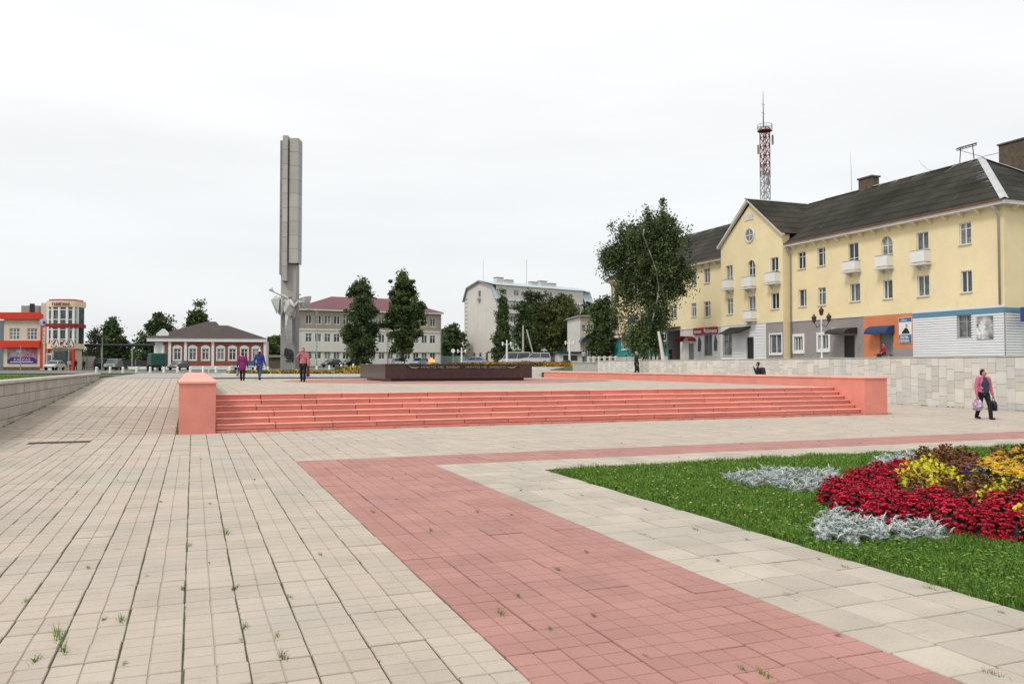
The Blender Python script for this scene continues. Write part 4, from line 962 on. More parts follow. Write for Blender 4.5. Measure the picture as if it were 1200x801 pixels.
S.box('door', M['door_dark'], dr[0], dr[1], .1, .14, .03, dr[3])
MB().tube([(dr[0]-.3, -1.3, 0), (dr[0]-.3, -1.3, 3), (dk, -1.3, 3.9), (dr[1]+.3, -1.3, 3), (dr[1]+.3, -1.3, 0)], .12).build('porch_frame', M['white'], S.root)
mb = MB(); mb.box(-.05, SL+.05, -.12, -.003, s3[3]-.3, s3[3]-.02); mb.build('belt_course', M['offwhite'], S.root)
S.box('belt_course', M['tan'], -.05, SL+.05, -.1, -.003, s3[5]-2.0, s3[5]-1.8)
S.box('cornice', M['offwhite'], -.4, SL+.4, -.45, 0, s3[0]-.35, s3[0]-.02)
mb = MB(); mb.add([(SL,0,0),(SL,13,0),(SL,13,s3[0]),(SL,0,s3[0])], [(0,1,2,3)]); mb.add([(0,13,0),(0,0,0),(0,0,s3[0]),(0,13,s3[0])], [(0,1,2,3)]); mb.add([(SL,13,0),(0,13,0),(0,13,s3[0]),(SL,13,s3[0])], [(0,1,2,3)]); mb.build('side_walls', M['offwhite'], S.root, fix=False)
rv = S.uv(400, 347.5, 6)[1]; mb = MB(); hip(mb, -.5, SL+.5, -.5, 13.5, s3[0], rv, 9.0); mb.build('roof', M['maroon'], S.root, fix=False)
S.box('plinth', M['grey_render'], -.03, SL+.03, -.08, -.004, 0, .5)
for c in (.15, cols[8]+1.2, SL-.2): MB().tube([(c, -.15, .3), (c, -.15, s3[0]-.4)], .08).build('drain_pipe', M['grey_paint'], S.root)

# ---- five storey block with the gambrel end
M['panel'] = mat('pale_panel', (.62, .585, .54), .85, .06, .3, 6, stain=((.53, .48, .43), .6, .6, .2))
M['bluezinc'] = mat('blue_zinc_roof', (.40, .49, .54), .45, .1, .5, 6)
F5 = fbld('five_storey_apartment_block', 'tall pale five storey apartment block with pale blue gambrel roof', 581, 1.5, 185, 38)
FL = F5.uv(694, 400)[0]; FD = 12.5; ev, bk, ap = 15.4, 18.5, 19.9
mb = MB()    # gable end facing the square (local x = 0 plane)
prof = [(0, 0), (0, ev), (1.3, bk), (FD/2, ap), (FD-1.3, bk), (FD, ev), (FD, 0)]
mb.add([(0, y, z) for y, z in prof], [tuple(range(7))]); mb.add([(FL, y, z) for y, z in prof], [tuple(range(7))]); mb.add([(0,FD,0),(FL,FD,0),(FL,FD,ev),(0,FD,ev)], [(0,1,2,3)])
mb.build('gable_wall', M['panel'], F5.root, fix=False)
mb = MB()
for k in range(1, 7): mb.box(-.05, -.004, FD*k/7-.06, FD*k/7+.06, 2, 14 if k not in (1, 6) else 11)
mb.build('panel_joint', M['offwhite'], F5.root)
for k in range(15): F5.box('ladder_mark', M['tan'], -.06, -.004, FD-1.3, FD-.35, 2.5+.95*k, 2.7+.95*k)
F5.box('gable_window', M['glass'], -.05, -.004, FD/2-.4, FD/2+.4, 16.2, 17.6); F5.box('air_conditioner', M['grey_paint'], -.5, -.06, FD/2-.4, FD/2+.4, 15.2, 15.9)
for k in (3.0, 5.5, 8): F5.box('ground_window', M['glass'], -.05, -.004, k, k+.8, 1.2, 3.2)
ops = []; nc = 9
for r in range(5):
    for k in range(nc): c = FL*(k+.5)/nc; ops.append((c-.8, c+.8, 1.7+2.8*r, 3.2+2.8*r))
F5.wall(0, FL, 0, ev, ops, M['panel'])
for j, o in enumerate(ops): F5.window(*o, fw=.1, sill=False, mull=(.5,))
for r in range(1, 5):
    for k in (0, 1, 4, 5, 8):
        c = FL*(k+.5)/nc; F5.box('balcony', M['offwhite'], c-1.5, c+1.5, -1.1, -.02, .9+2.8*r, 1.75+2.8*r)
F5.wall(.4, FL-2.5, ev, bk+.1, [(2.2+3.4*k, 3.6+3.4*k, ev+.9, ev+2.3) for k in range(7)], M['panel'], 'attic_wall', .5)
for k in range(7): F5.window(2.2+3.4*k, 3.6+3.4*k, ev+.9, ev+2.3, .5, fw=.1, sill=False)
mb = MB(); o_ = .5
mb.add([(-o_,-.3,ev-.1),(.45,-.3,ev-.1),(.45,1.3,bk+.1),(-o_,1.3,bk+.1)], [(0,1,2,3)]); mb.add([(FL-2.5,-.3,ev-.1),(FL+o_,-.3,ev-.1),(FL+o_,1.3,bk+.1),(FL-2.5,1.3,bk+.1)], [(0,1,2,3)])
mb.add([(-o_,FD+.3,ev-.1),(FL+o_,FD+.3,ev-.1),(FL+o_,FD-1.3,bk+.1),(-o_,FD-1.3,bk+.1)], [(0,1,2,3)])
mb.add([(-o_,.1,bk+.1),(FL+o_,.1,bk+.1),(FL+o_,FD/2,ap+.1),(-o_,FD/2,ap+.1)], [(0,1,2,3)]); mb.add([(-o_,FD/2,ap+.1),(FL+o_,FD/2,ap+.1),(FL+o_,FD-1.2,bk+.1),(-o_,FD-1.2,bk+.1)], [(0,1,2,3)])
mb.add([(-.2,-.5,ev-.35),(FL+.2,-.5,ev-.35),(FL+.2,.55,ev+.15),(-.2,.55,ev+.15)], [(0,1,2,3)])
rf = mb.build('roof', M['bluezinc'], F5.root, fix=False)
for k in (4.5, 7.5, 15, 18, 21): MB().bevbox(k, k+2.0, FD/2-.6, FD/2+.6, ap-.4, ap+(1.0 if k in (4.5, 18) else .6), .05).build('chimney', M['panel'], rf); 
for k in (4.5, 7.5, 15, 18, 21): MB().box(k-.1, k+2.1, FD/2-.7, FD/2+.7, ap+(1.002 if k in (4.5, 18) else .602), ap+(1.15 if k in (4.5, 18) else .75)).build('chimney_cap', M['grey_render'], rf)
F5.box('shop_front', mat('green_fascia', (.06, .20, .07), .6), 1.0, 6.5, -1.4, -.05, 2.6, 3.6)
mb = MB()
mb.add([(-.5, y, z) for y, z in ((-.35, ev-.2), (1.25, bk+.05), (FD/2, ap+.1), (FD-1.25, bk+.05), (FD+.35, ev-.2), (FD+.1, ev-.1), (FD-1.4, bk-.25), (FD/2, ap-.25), (1.4, bk-.25), (-.1, ev-.1))], [(0,1,8,9),(1,2,7,8),(2,3,6,7),(3,4,5,6)])
mb.build('barge_board', M['grey_render'], F5.root, fix=False)
MB().tube([(14, FD/2, ap), (14, FD/2, ap+6)], .06, 5).build('aerial_mast', M['steel'], rf); MB().tube([(1, FD/2, ap), (1, FD/2, ap+5)], .04, 5).build('aerial_mast', M['steel'], rf)

# ---- one storey red brick house with white window surrounds
M['redbrick'] = mat('red_brick_paint', (.25, .085, .06), .85, .12, 1, 10)
M['brownroof'] = mat('brown_metal_roof', (.06, .042, .038), .6, .14, .5, 5)
H = fbld('brick_house', 'long single storey red brick house with white window surrounds and brown hipped roof', 177, 1.1, 128, 12)
HL = H.uv(310, 410)[0]; hv = H.uv(250, 398.5)[1]; hr = H.uv(250, 381, 4)[1]
wc = [H.uv(160+c/4.615, 412)[0] for c in (221, 304, 373, 455, 519, 583, 646)]; wv0, wv1 = H.uv(250, 421.5)[1], H.uv(250, 408.2)[1]
hop = [(c-.52, c+.52, wv0, wv1) for c in wc]; ea, eb = H.uv(179, 410)[0], H.uv(194.5, 410)[0]
H.wall(eb, HL, 0, hv, hop, M['redbrick'])
for o in hop:
    w_ = H.window(*o, fw=.09, mull=(.5,), tran=(.68,), sill=False, trim=.15)
    c = (o[0]+o[1])/2; MB().prism([(c-.78, o[3]+.155), (c+.78, o[3]+.155), (c+.42, o[3]+.42), (c, o[3]+.56), (c-.42, o[3]+.42)], -.05, .0, 'y').build('pediment', M['white'], w_)
for px in (199, 217.5, 249.5, 310.5): c = H.uv(px, 410)[0]; H.box('pilaster', M['white'], c-.2, c+.2, -.12, -.004, 0, hv)
H.box('cornice', M['white'], -.6, HL+.4, -.4, .0, hv-.25, hv+.32); H.box('plinth', M['white'], eb, HL+.05, -.1, -.004, 0, .45)
mb = MB(); mb.add([(0,2.2,0),(eb,0,0),(eb,0,hv),(0,2.2,hv)], [(0,1,2,3)]); mb.add([(0,11,0),(0,2.2,0),(0,2.2,hv),(0,11,hv)], [(0,1,2,3)]); mb.build('corner_wall', M['redbrick'], H.root, fix=False); MB().add([(HL,0,0),(HL,7.9,0),(HL,7.9,hv),(HL,0,hv)], [(0,1,2,3)]).build('end_wall', M['white'], H.root, fix=False)
d_ = Vector((eb, -2.2, 0)).normalized(); n_ = Vector((d_.y, -d_.x, 0))
def portal(m, a, b, o0, o1, v0, v1, nm):
    A = Vector((0, 2.2, 0)) + d_*a; B = Vector((0, 2.2, 0)) + d_*b; q = [A+n_*o0, B+n_*o0, B+n_*o1, A+n_*o1]
    MB().add([(v.x, v.y, v0) for v in q] + [(v.x, v.y, v1) for v in q], [(3,2,1,0),(4,5,6,7),(0,1,5,4),(1,2,6,5),(2,3,7,6),(3,0,4,7)]).build(nm, m, H.root)
dl = math.hypot(eb, 2.2); portal(M['white'], .3, dl-.3, .01, .25, 0, hv*.82, 'portal'); portal(M['door_grey'], dl/2-.55, dl/2+.55, .251, .3, 0, 2.3, 'door'); portal(M['white'], dl/2-.9, dl/2+.9, .02, .3, hv*.82+.01, hv*.82+.5, 'portal_top')
mb = MB(); hip(mb, -.8, HL+.4, -.5, 8.5, hv+.32, hr, 6.5); rf = mb.build('roof', M['brownroof'], H.root, fix=False)
xa, xb = H.uv(208, 390)[0], H.uv(252, 390)[0]; pk = H.uv(244, 376, 4)[1]
mb = MB(); mb.add([(-.8,-.52,hv+.33),(H.uv(262,390)[0],-.52,hv+.33),(H.uv(262,390)[0],12,hv+.33),(-.8,12,hv+.33),(H.uv(236,380)[0],5.7,pk),(H.uv(247,380)[0],5.7,pk)], [(0,1,5,4),(1,2,5),(2,3,4,5),(3,0,4)]); mb.build('raised_roof', M['brownroof'], rf, fix=False)
c = H.uv(190, 391)[0]; v = H.uv(190, 396)[1]
MB().prism([(c-.9, v), (c+.9, v), (c+.9, v+.7), (c, v+1.5), (c-.9, v+.7)], .2, 1.8, 'y').build('dormer', M['white'], rf)

# ---- orange and cream shop with the round glazed corner tower
M['cream'] = mat('cream_panel', (.58, .50, .40), .75, .07, .5, 8); M['redorange'] = mat('red_orange_panel', (.55, .045, .018), .5, .06, .5, 6); M['peach'] = mat('peach_panel', (.76, .60, .45), .7, .05)
K = fbld('corner_shop', 'cream and red orange shop with a three storey glazed round tower', 2, .95, 142, 0)
kv = lambda py: K.uv(46, py)[1]; ku = lambda px: K.uv(px, 400)[0]
k50, k58, k92 = ku(49.5), ku(57.5), ku(91.5)
kw = [K.rect(11,23,384.3,398), K.rect(31.5,43.5,384.3,398)]; 
K.wall(ku(4.5), k50, 0, kv(373.5), kw, M['cream'])
for q in kw: K.window(*q, fw=.10, mull=(.33, .66), tran=(.38, .66), sill=False)
K.box('parapet', M['redorange'], ku(1), k50, -.6, .5, kv(374), kv(366)); K.box('fascia_band', M['redorange'], ku(.5), k50, -.8, -.02, kv(407), kv(399)); K.box('plinth', M['brick'], ku(4.5), k50, -.1, -.005, 0, .55)
K.box('left_bay', M['door_grey'], ku(-6), ku(4.5), .3, 6, 0, kv(375))
q = K.rect(9,43.5,407.8,425.5); bo = K.box('billboard', mat('billboard_print', (.30, .26, .30), .5, .5, .9, 4, col2=(.35, .05, .07), stain=((.6, .6, .62), 1.1, .56)), q[0], q[1], -.12, -.01, q[2], q[3])
w_ = q[1]-q[0]; h = q[3]-q[2]
MB().prism([(q[0]+.01, q[2]+.02), (q[1]-.01, q[2]+.02), (q[1]-.01, q[2]+.25*h), (q[1]-.15*w_, q[2]+.42*h), (q[0]+.15*w_, q[2]+.42*h), (q[0]+.01, q[2]+.25*h)], -.13, -.122, 'y').build('billboard_panel', mat('billboard_blue', (.03, .035, .17), .5), bo)
mb = MB(); lettering(mb, 'КАСКАД', q[0]+.24*w_, q[2]+.17*h, .16*h, 1.25, .2, -.135); tag(mb.build('billboard_letters', mat('pale_pink_letters', (.6, .35, .42), .5), bo), kind='stuff'); MB().box(q[0]+.1*w_, q[1]-.12*w_, -.135, -.131, q[2]+.07*h, q[2]+.11*h).build('billboard_line', M['white'], bo)
K.box('roof_room', M['grey_render'], ku(8), ku(29), 4, 8, kv(368), kv(356)); K.box('flue', M['black_metal'], ku(26), ku(30), 2, 2.6, kv(367), kv(354.5)); K.box('body', M['cream'], ku(4.5), k92-4.2, .3, 6, 0, kv(372))
MB().prism([(ku(29), kv(367)), (ku(50), kv(367)), (ku(50), kv(357.5)), (ku(44), kv(358))], 3, 8, 'y').build('sloped_roof', M['grey_render'], K.root)
# tower: pier plus curved glazed bay
K.box('pier', M['cream'], k50, k58, -.5, 9, 0, kv(355)); K.box('pier_trim', M['redorange'], k50, k50+.35, -.62, -.51, kv(431), kv(368))
K.box('pier_trim', M['redorange'], k58-.3, k58, -.62, -.51, kv(431), kv(375)); K.box('side_sign', M['white'], k50+.42, k58-.34, -.6, -.51, kv(402), kv(383))
mb = MB(); 
for n_i, ch in enumerate('КАСКАД'): lettering(mb, ch, k50+.55, kv(402)+.2+.46*(5-n_i), .34, .7, .2, -.605)
tag(mb.build('side_sign_letters', M['door_dark'], K.root), kind='stuff')
cb = (k58+k92)/2; hw = (k92-k58)/2; n = 12
def arcp(k, ex=0.0, dpth=1.1): t = math.pi*(k/n); return (cb - (hw+ex)*math.cos(t), -.4 - (dpth+ex)*math.sin(t)*.9)
def curved(v0, v1, m, nm, ex=0.0, k0=0, k1=n, par=None):
    mb = MB(); P_ = [arcp(k, ex) for k in range(k0, k1+1)]
    mb.prism(P_ + [(P_[-1][0], 2.0), (P_[0][0], 2.0)], v0, v1, 'z'); return mb.build(nm, m, par or K.root)
curved(kv(408.5), kv(402.5), M['peach'], 'tower_band', .1); curved(kv(383), kv(379.5), M['signred'], 'tower_band', .1); curved(kv(360), kv(353), M['peach'], 'tower_band', .25); curved(kv(353)+.02, kv(351), M['redorange'], 'tower_cap', -.1, 1, n-1)
for a, b in ((402.5, 383), (379.5, 360)):
    g = curved(kv(a)+.01, kv(b)-.01, M['glass'], 'glazing', -.05)
    for k in range(0, n+1, 2):
        x, y = arcp(k, .0); MB().box(x-.19, x+.19, y-.16, y+.16, kv(a)+.015, kv(b)-.015).build('mullion', M['white'], g)
    for fr in (.24, .82):
        vv = kv(a)+(kv(b)-kv(a))*fr; MB().tube([(*arcp(k, .02), vv) for k in range(n+1)], .09, 6).build('transom', M['white'], g)
curved(0, kv(408.5)-.02, M['cream'], 'tower_base', -.35); 
for px in (60, 90): c = ku(px); K.box('pillar', M['redorange'], c-.25, c+.25, -1.4, -.9, 0, kv(408.5)-.03)
K.box('shop_door', M['white'], ku(60.5), ku(67), -1.6, -1.5, 0, kv(414)); K.box('shop_door_pane', M['glass'], ku(61.2), ku(66.3), -1.65, -1.605, .9, kv(415.5)); K.box('shop_window', M['glass'], ku(69), ku(88), -1.6, -1.5, .9, kv(411))
sgn = thing('shop_sign', 'white capital letters with red edges over the shop tower door', 'sign', (K.o.x, K.o.y, K.o.z), K.th)
us = ku(66.5); ue = ku(91)
for j, ch in enumerate('КАСКА'):
    u = us + (ue-us)*j/5; t_ = math.acos(max(-1, min(1, (cb-u-.6)/(hw+.1)))); yy = -.4 - 1.25*math.sin(t_)*.9
    for m_, st_, dy, nm in ((M['signred'], .34, 0, 'letter_edge'), (M['white'], .2, -.07, 'letter')):
        mb = MB(); lettering(mb, ch, u, kv(406), kv(400)-kv(406), .9, st_, yy-.25+dy, .05); mb.build(nm, m_, sgn)
ts = thing('shop_sign', 'row of dark capital letters along the top band of the shop tower', 'sign', (K.o.x, K.o.y, K.o.z), K.th)
us, ue = ku(66), ku(87)
for j, ch in enumerate('ТАЛИСМАН'):
    u = us + (ue-us)*j/8; t_ = math.acos(max(-1, min(1, (cb-u)/(hw+.2)))); yy = -.4 - 1.35*math.sin(t_)*.9
    mb = MB(); lettering(mb, ch, u, kv(358.5), kv(355.3)-kv(358.5), .7, .2, yy-.06, .03); mb.build('letter', mat('brown_letter', (.12, .08, .07), .6) if j == 0 else bpy.data.materials['brown_letter'], ts)
rs = thing('round_sign', 'round blue and white sign on the shop tower pier', 'sign', (K.o.x, K.o.y, K.o.z), K.th)
c, v = K.uv(53, 377.5); mb = MB(); nn = 20
mb.prism([(c+.62*math.cos(t*2*math.pi/nn), v+.62*math.sin(t*2*math.pi/nn)) for t in range(nn)], -.75, -.66, 'y'); mb.build('disc', mat('pale_blue', (.35, .42, .60), .5, .3, 3), rs)
mb = MB(); mb.prism([(c+.25+.3*math.cos(t), v-.1+.3*math.sin(t)) for t in (0, 1, 2, 3, 4, 5)], -.77, -.752, 'y'); mb.build('emblem', M['signred'], rs)
p = Vector((cb, -2.7)); q = (K.uv(69, 383)[0], K.uv(91.5, 383)[0])
bn = curved(kv(384), kv(379.8), M['signred'], 'red_banner', .3, 4, n)
# ---- small cream house with the blue canopy, and kiosks, beyond the terrace
C = fbld('cream_house', 'two storey cream house with a blue rounded canopy over its shop door', 680, 1.55, 118, 8)
cv = lambda y: C.uv(690, y)[1]
co = [(C.uv(x, 380)[0]-.7, C.uv(x, 380)[0]+.7, cv(389), cv(380)) for x in (687, 695, 703)] + [(C.uv(685, 405)[0], C.uv(692, 405)[0], .6, cv(403))]
C.wall(0, 9, 0, cv(371), co, mat('cream_wall', (.45, .40, .30), .85, .08, .6, 8)); C.box('cornice', M['grey_render'], -.3, 9.3, -.4, 9, cv(371), cv(370)+.1)
for q in co: C.window(*q, fw=.1, sill=False)
mb = MB(); mb.add([(0,9,0),(0,0,0),(0,0,cv(371)),(0,9,cv(371))], [(0,1,2,3)]); mb.build('side_wall', M['white_render'], C.root, fix=False)
n = 8; a, b = C.uv(678, 400)[0], C.uv(694, 400)[0]; bt, tp = cv(401.5), cv(394.5)
mb = MB()
for k in range(n):
    t0, t1 = k*math.pi/n, (k+1)*math.pi/n
    mb.add([(a+(b-a)*(.5-.5*math.cos(t0)), y, bt+(tp-bt)*math.sin(t0)) for y in (-1.8, -.02)] + [(a+(b-a)*(.5-.5*math.cos(t1)), y, bt+(tp-bt)*math.sin(t1)) for y in (-.02, -1.8)], [(0,1,2,3)])
mb.build('canopy', mat('blue_canopy', (.03, .10, .26), .5), C.root, fix=False)
KS = fbld('kiosk', 'low white street kiosk with dark flat roof under the trees', 655, 1.5, 112, 10)
KS.box('kiosk_wall', M['white_render'], 0, 3.2, 0, 2.5, 0, 1.9, bev=.03); KS.box('roof', M['navy'], -.25, 3.45, -.35, 2.7, 1.91, 2.15, bev=.03); KS.box('counter_window', M['glass'], .6, 2.6, -.03, -.004, .9, 1.6)
SH = fbld('low_shed', 'low grey roofed shed behind the tall monument', 318, 1.1, 150, 0)
SH.box('shed_wall', M['brick'], 0, 6, 0, 4, 0, 2.1, bev=.03); SH.box('roof', M['grey_render'], -.3, 6.3, -.4, 4.4, 2.11, 2.5, bev=.03)
# ================================================================== monument
def hull(pts, mb, mi=0):
    bm = bmesh.new()
    for p in pts: bm.verts.new(p)
    r = bmesh.ops.convex_hull(bm, input=bm.verts); bmesh.ops.delete(bm, geom=[g for g in r['geom_interior'] if isinstance(g, bmesh.types.BMVert)], context='VERTS')
    bm.verts.index_update(); mb.add([v.co[:] for v in bm.verts], [[v.index for v in f.verts] for f in bm.faces], mi); bm.free(); return mb
M['concrete'] = mat('obelisk_panel', (.40, .385, .36), .75, .1, .25, 6, rand=.09, stain=((.23, .22, .20), .35, .6))
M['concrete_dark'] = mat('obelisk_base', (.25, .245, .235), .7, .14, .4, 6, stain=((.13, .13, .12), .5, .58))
M['cast'] = mat('cast_metal', (.52, .51, .49), .5, .15, .6, 6, metal=.1, stain=((.3, .295, .28), .7, .6))
MZ = 110.0; mbase = D(337, 434, MZ)
mo = thing('obelisk_monument', 'very tall grey bayonet shaped obelisk with a cast metal figure', 'monument', (mbase.x, mbase.y, mbase.z), -PSI)
def mp(px, py):
    p = D(px, py, MZ) - mbase; return (p.x*CP - p.y*SP, p.z)
x0, x1 = mp(328.5, 420)[0], mp(346, 420)[0]
MB().bevbox(x0, x1, 0, 1.8, -.3, mp(340, 352)[1], .03).build('column_base', M['concrete_dark'], mo); MB().bevbox(x0, x1, 0, 1.8, mp(340, 352)[1]+.01, mp(340, 309)[1], .03).build('column_shaft', M['concrete'], mo)
# three slabs made of panels
def slab_col(xa, xb, ya, yb, pyt, pyb, nm, k, m):
    zt, zb = mp(340, pyt)[1], mp(340, pyb)[1]; n = k
    MB().box(xa+.03, xb-.03, ya+.03, yb-.03, zb+.02, zt-.02).build('slab_core', M['concrete_dark'], mo)
    for i in range(n): MB().bevbox(xa, xb, ya, yb, zb+(zt-zb)*i/n+.02, zb+(zt-zb)*(i+1)/n-.02, .02).build('stone_panel', m, mo)
slab_col(mp(332.9, 240)[0], mp(338.7, 240)[0], -.9, 1.2, 160.5, 330, 'centre', 10, M['concrete'])
slab_col(mp(340.2, 240)[0], mp(350.8, 240)[0], -.6, 1.4, 163, 309, 'right', 9, M['concrete'])
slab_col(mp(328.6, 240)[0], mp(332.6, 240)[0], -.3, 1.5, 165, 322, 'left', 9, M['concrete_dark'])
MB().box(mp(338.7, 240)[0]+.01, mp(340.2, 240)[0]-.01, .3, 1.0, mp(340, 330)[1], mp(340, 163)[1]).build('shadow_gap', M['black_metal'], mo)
f = thing('trumpeter_figure', 'faceted cast metal soldier figure with trumpet and rifle on the obelisk', 'statue', (mbase.x, mbase.y, mbase.z), -PSI)
def m3(px, py, y): x, z = mp(px, py); return (x, y, z)
mb = MB(); hull([m3(320.5, 352, -1.3), m3(327, 347, -1.4), m3(333, 350, -2.1), m3(331, 366, -1.9), m3(327, 368, -1.2), m3(324, 361, -1.0), m3(328, 356, -.2)], mb); mb.build('cape_fold', M['cast'], f)
mb = MB(); hull([m3(331, 348, -1.6), m3(336.5, 352, -2.2), m3(338, 362, -1.8), m3(333, 371, -1.5), m3(329, 368, -1.3), m3(332, 358, -.2)], mb); mb.build('cape_fold', M['cast'], f)
mb = MB(); hull([m3(333, 345, -1.2), m3(338, 346, -1.7), m3(347, 353, -2.0), m3(352.5, 358, -1.6), m3(350, 364, -1.4), m3(344, 371, -1.6), m3(338, 367, -2.0), m3(340, 356, -.2)], mb); mb.build('torso', M['cast'], f)
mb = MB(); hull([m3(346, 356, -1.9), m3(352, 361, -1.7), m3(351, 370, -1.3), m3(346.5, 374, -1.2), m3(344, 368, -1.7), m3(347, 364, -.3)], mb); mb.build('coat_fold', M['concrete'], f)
mb = MB(); hull([m3(337, 367, -1.3), m3(342.5, 369, -1.8), m3(345, 374, -1.1), m3(344.5, 388, -1.0), m3(344, 402, -.7), m3(340, 402.5, -.9), m3(336.5, 386, -1.0), m3(339.5, 384, -1.9), m3(341, 396, -.1)], mb); mb.build('leg', M['cast'], f)
mb = MB(); mb.lathe([(.05, -.3), (.2, -.28), (.26, -.1), (.27, .05), (.2, .22), (.08, .3)], 10, m3(344, 350, -1.7)); mb.build('head', M['concrete_dark'], f, smooth=True)
mb = MB(); mb.tube([m3(321.8, 340, -1.8), m3(323.3, 341.5, -1.8), m3(326, 343.6, -1.75), m3(341, 351, -1.9)], [.34, .17, .10, .08], 9); mb.build('trumpet', M['cast'], f, smooth=True)
mb = MB(); mb.tube([m3(345, 355, -1.9), m3(350, 360, -2.2), m3(354, 354, -1.9)], [.3, .22, .14], 6); mb.build('arm', M['cast'], f)
mb = MB(); mb.tube([m3(354.5, 343, -1.8), m3(353.5, 352, -1.9), m3(352, 360, -1.9), m3(349.5, 372, -1.6)], [.06, .1, .15, .2], 6); mb.tube([m3(352, 346, -1.8), m3(357, 346.5, -1.8)], .07, 5); mb.build('rifle', M['concrete_dark'], f)
mb = MB(); hull([m3(349, 352, -1.3), m3(361, 348.5, -1.7), m3(367, 347.5, -1.0), m3(366, 353, -.8), m3(360, 355, -1.6), m3(358, 352, -.4)], mb); mb.build('flag_fold', M['cast'], f)
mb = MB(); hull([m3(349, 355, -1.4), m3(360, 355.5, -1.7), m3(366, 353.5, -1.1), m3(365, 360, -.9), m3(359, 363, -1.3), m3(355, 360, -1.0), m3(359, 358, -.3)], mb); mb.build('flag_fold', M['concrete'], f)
mb = MB(); random.seed(4)
for k in range(9):
    x = 334.5 + k*1.1; a = random.uniform(407, 413); b = random.uniform(416, 425); mb.tube([m3(x, a, -.1), m3(x+random.uniform(-.8, .8), (a+b)/2, -.16), m3(x+random.uniform(-1.2, 1.2), b, -.1)], .09, 5)
for k in range(5): y_ = 409+k*3.3; mb.tube([m3(334.5+random.random()*2, y_, -.13), m3(340+random.random()*3, y_+random.uniform(-1.5, 1.5), -.13)], .08, 5)
mb.build('relief', M['black_metal'], mo)

# ================================================================== granite flame memorial
M['granite'] = mat('dark_red_granite', (.052, .022, .02), .22, .35, 5, 60, spec=.5, rand=.14)
M['granite_side'] = M['granite']
M['blackstone'] = mat('black_stone', (.012, .012, .014), .25, .2, spec=.5)
M['gold'] = mat('gold_paint', (.36, .27, .12), .45, .1, metal=.3)
BX0, BX1, BY0, BY1 = 8.85, 16.7, 40.0, 46.6; bt = PLZ + .87
fl = thing('flame_memorial', 'low dark red granite memorial block with a gold inscription band', 'memorial', (0, 0, 0))
MB().box(BX0+.35, BX1-.35, BY0+.3, BY1-.3, PLZ-.03, PLZ+.14).build('plinth', M['blackstone'], fl)
MB().box(BX0+.06, BX1-.06, BY0+.06, BY1-.06, PLZ+.142, bt-.07).build('core', M['mortar'], fl)
n = 7
for k in range(n):
    a = BX0+(BX1-BX0)*k/n; b = BX0+(BX1-BX0)*(k+1)/n
    MB().bevbox(a+.004, b-.004, BY0, BY0+.055, PLZ+.13, bt-.065, .004).build('granite_slab', M['granite'], fl)
for k in range(6):
    a = BY0+.06+(BY1-BY0-.12)*k/6; b = BY0+.06+(BY1-BY0-.12)*(k+1)/6
    for x in (BX0, BX1-.055): MB().bevbox(x, x+.055, a+.004, b-.004, PLZ+.13, bt-.065, .004).build('granite_slab', M['granite'], fl)
for k in range(4):
    a = BX0-.03+(BX1-BX0+.06)*k/4; b = BX0-.03+(BX1-BX0+.06)*(k+1)/4; MB().bevbox(a+.003, b-.003, BY0-.03, BY1+.03, bt-.06, bt, .01).build('top_slab', M['granite'], fl)
ia, ib = BX0+1.05, BX1-.75; bz0, bz1 = bt-.24, bt-.075
MB().box(ia, ib, BY0-.02, BY0-.003, bz0, bz1).build('inscription_band', M['blackstone'], fl)
mb = MB(); txt = 'НИКТО НЕ ЗАБЫТ   НИЧТО НЕ ЗАБЫТО'; h = .085; tw = ib-ia-1.5; adv = sum((3.2 if c == ' ' else 5.6) for c in txt)*h/6
lettering(mb, txt, ia+.78, bz0+.035, h, tw/adv, .2, BY0-.021, .004); tag(mb.build('inscription', M['gold'], fl), kind='stuff')
for sx, cx in ((1, ia+.4), (-1, ib-.4)):
    mb = MB(); mb.tube([(cx-sx*.26, BY0-.03, bz1-.02), (cx-sx*.12, BY0-.03, bz0+.05), (cx+sx*.1, BY0-.03, bz0+.035), (cx+sx*.27, BY0-.03, bz0+.09)], [.012, .03, .034, .01], 6); mb.build('laurel_branch', M['gold'], fl)
g = D(506, 426, 44.5); bx, by = g.x, g.y
mb = MB(); mb.lathe([(.45, 0), (.42, .05), (.2, .08), (.12, .10)], 10, (bx, by, bt)); mb.build('burner', mat('bronze', (.16, .10, .05), .4, metal=.8), fl)
fm = bpy.data.materials.new('flame'); fm.use_nodes = True; b = fm.node_tree.nodes['Principled BSDF']; b.inputs['Base Color'].default_value = (.9, .35, .08, 1); b.inputs['Emission Color'].default_value = (1, .42, .12, 1); b.inputs['Emission Strength'].default_value = .9; b.inputs['Alpha'].default_value = .8
ft = thing('eternal_flame', 'small orange eternal flame burning on the granite memorial block', 'flame', (bx, by, bt+.1))
for k, (ox, oz, r) in enumerate(((-.05, .26, .08), (-.14, .16, .06), (.10, .12, .07))):
    mb = MB(); mb.tube([(ox*.4, 0, 0), (ox*1.1, .02, oz*.3), (ox*.9+.05, -.02, oz*.65), (ox*1.2-.03, 0, oz)], [.05, r, r*.7, .01], 8); mb.build('flame_tongue', fm, ft, smooth=True)

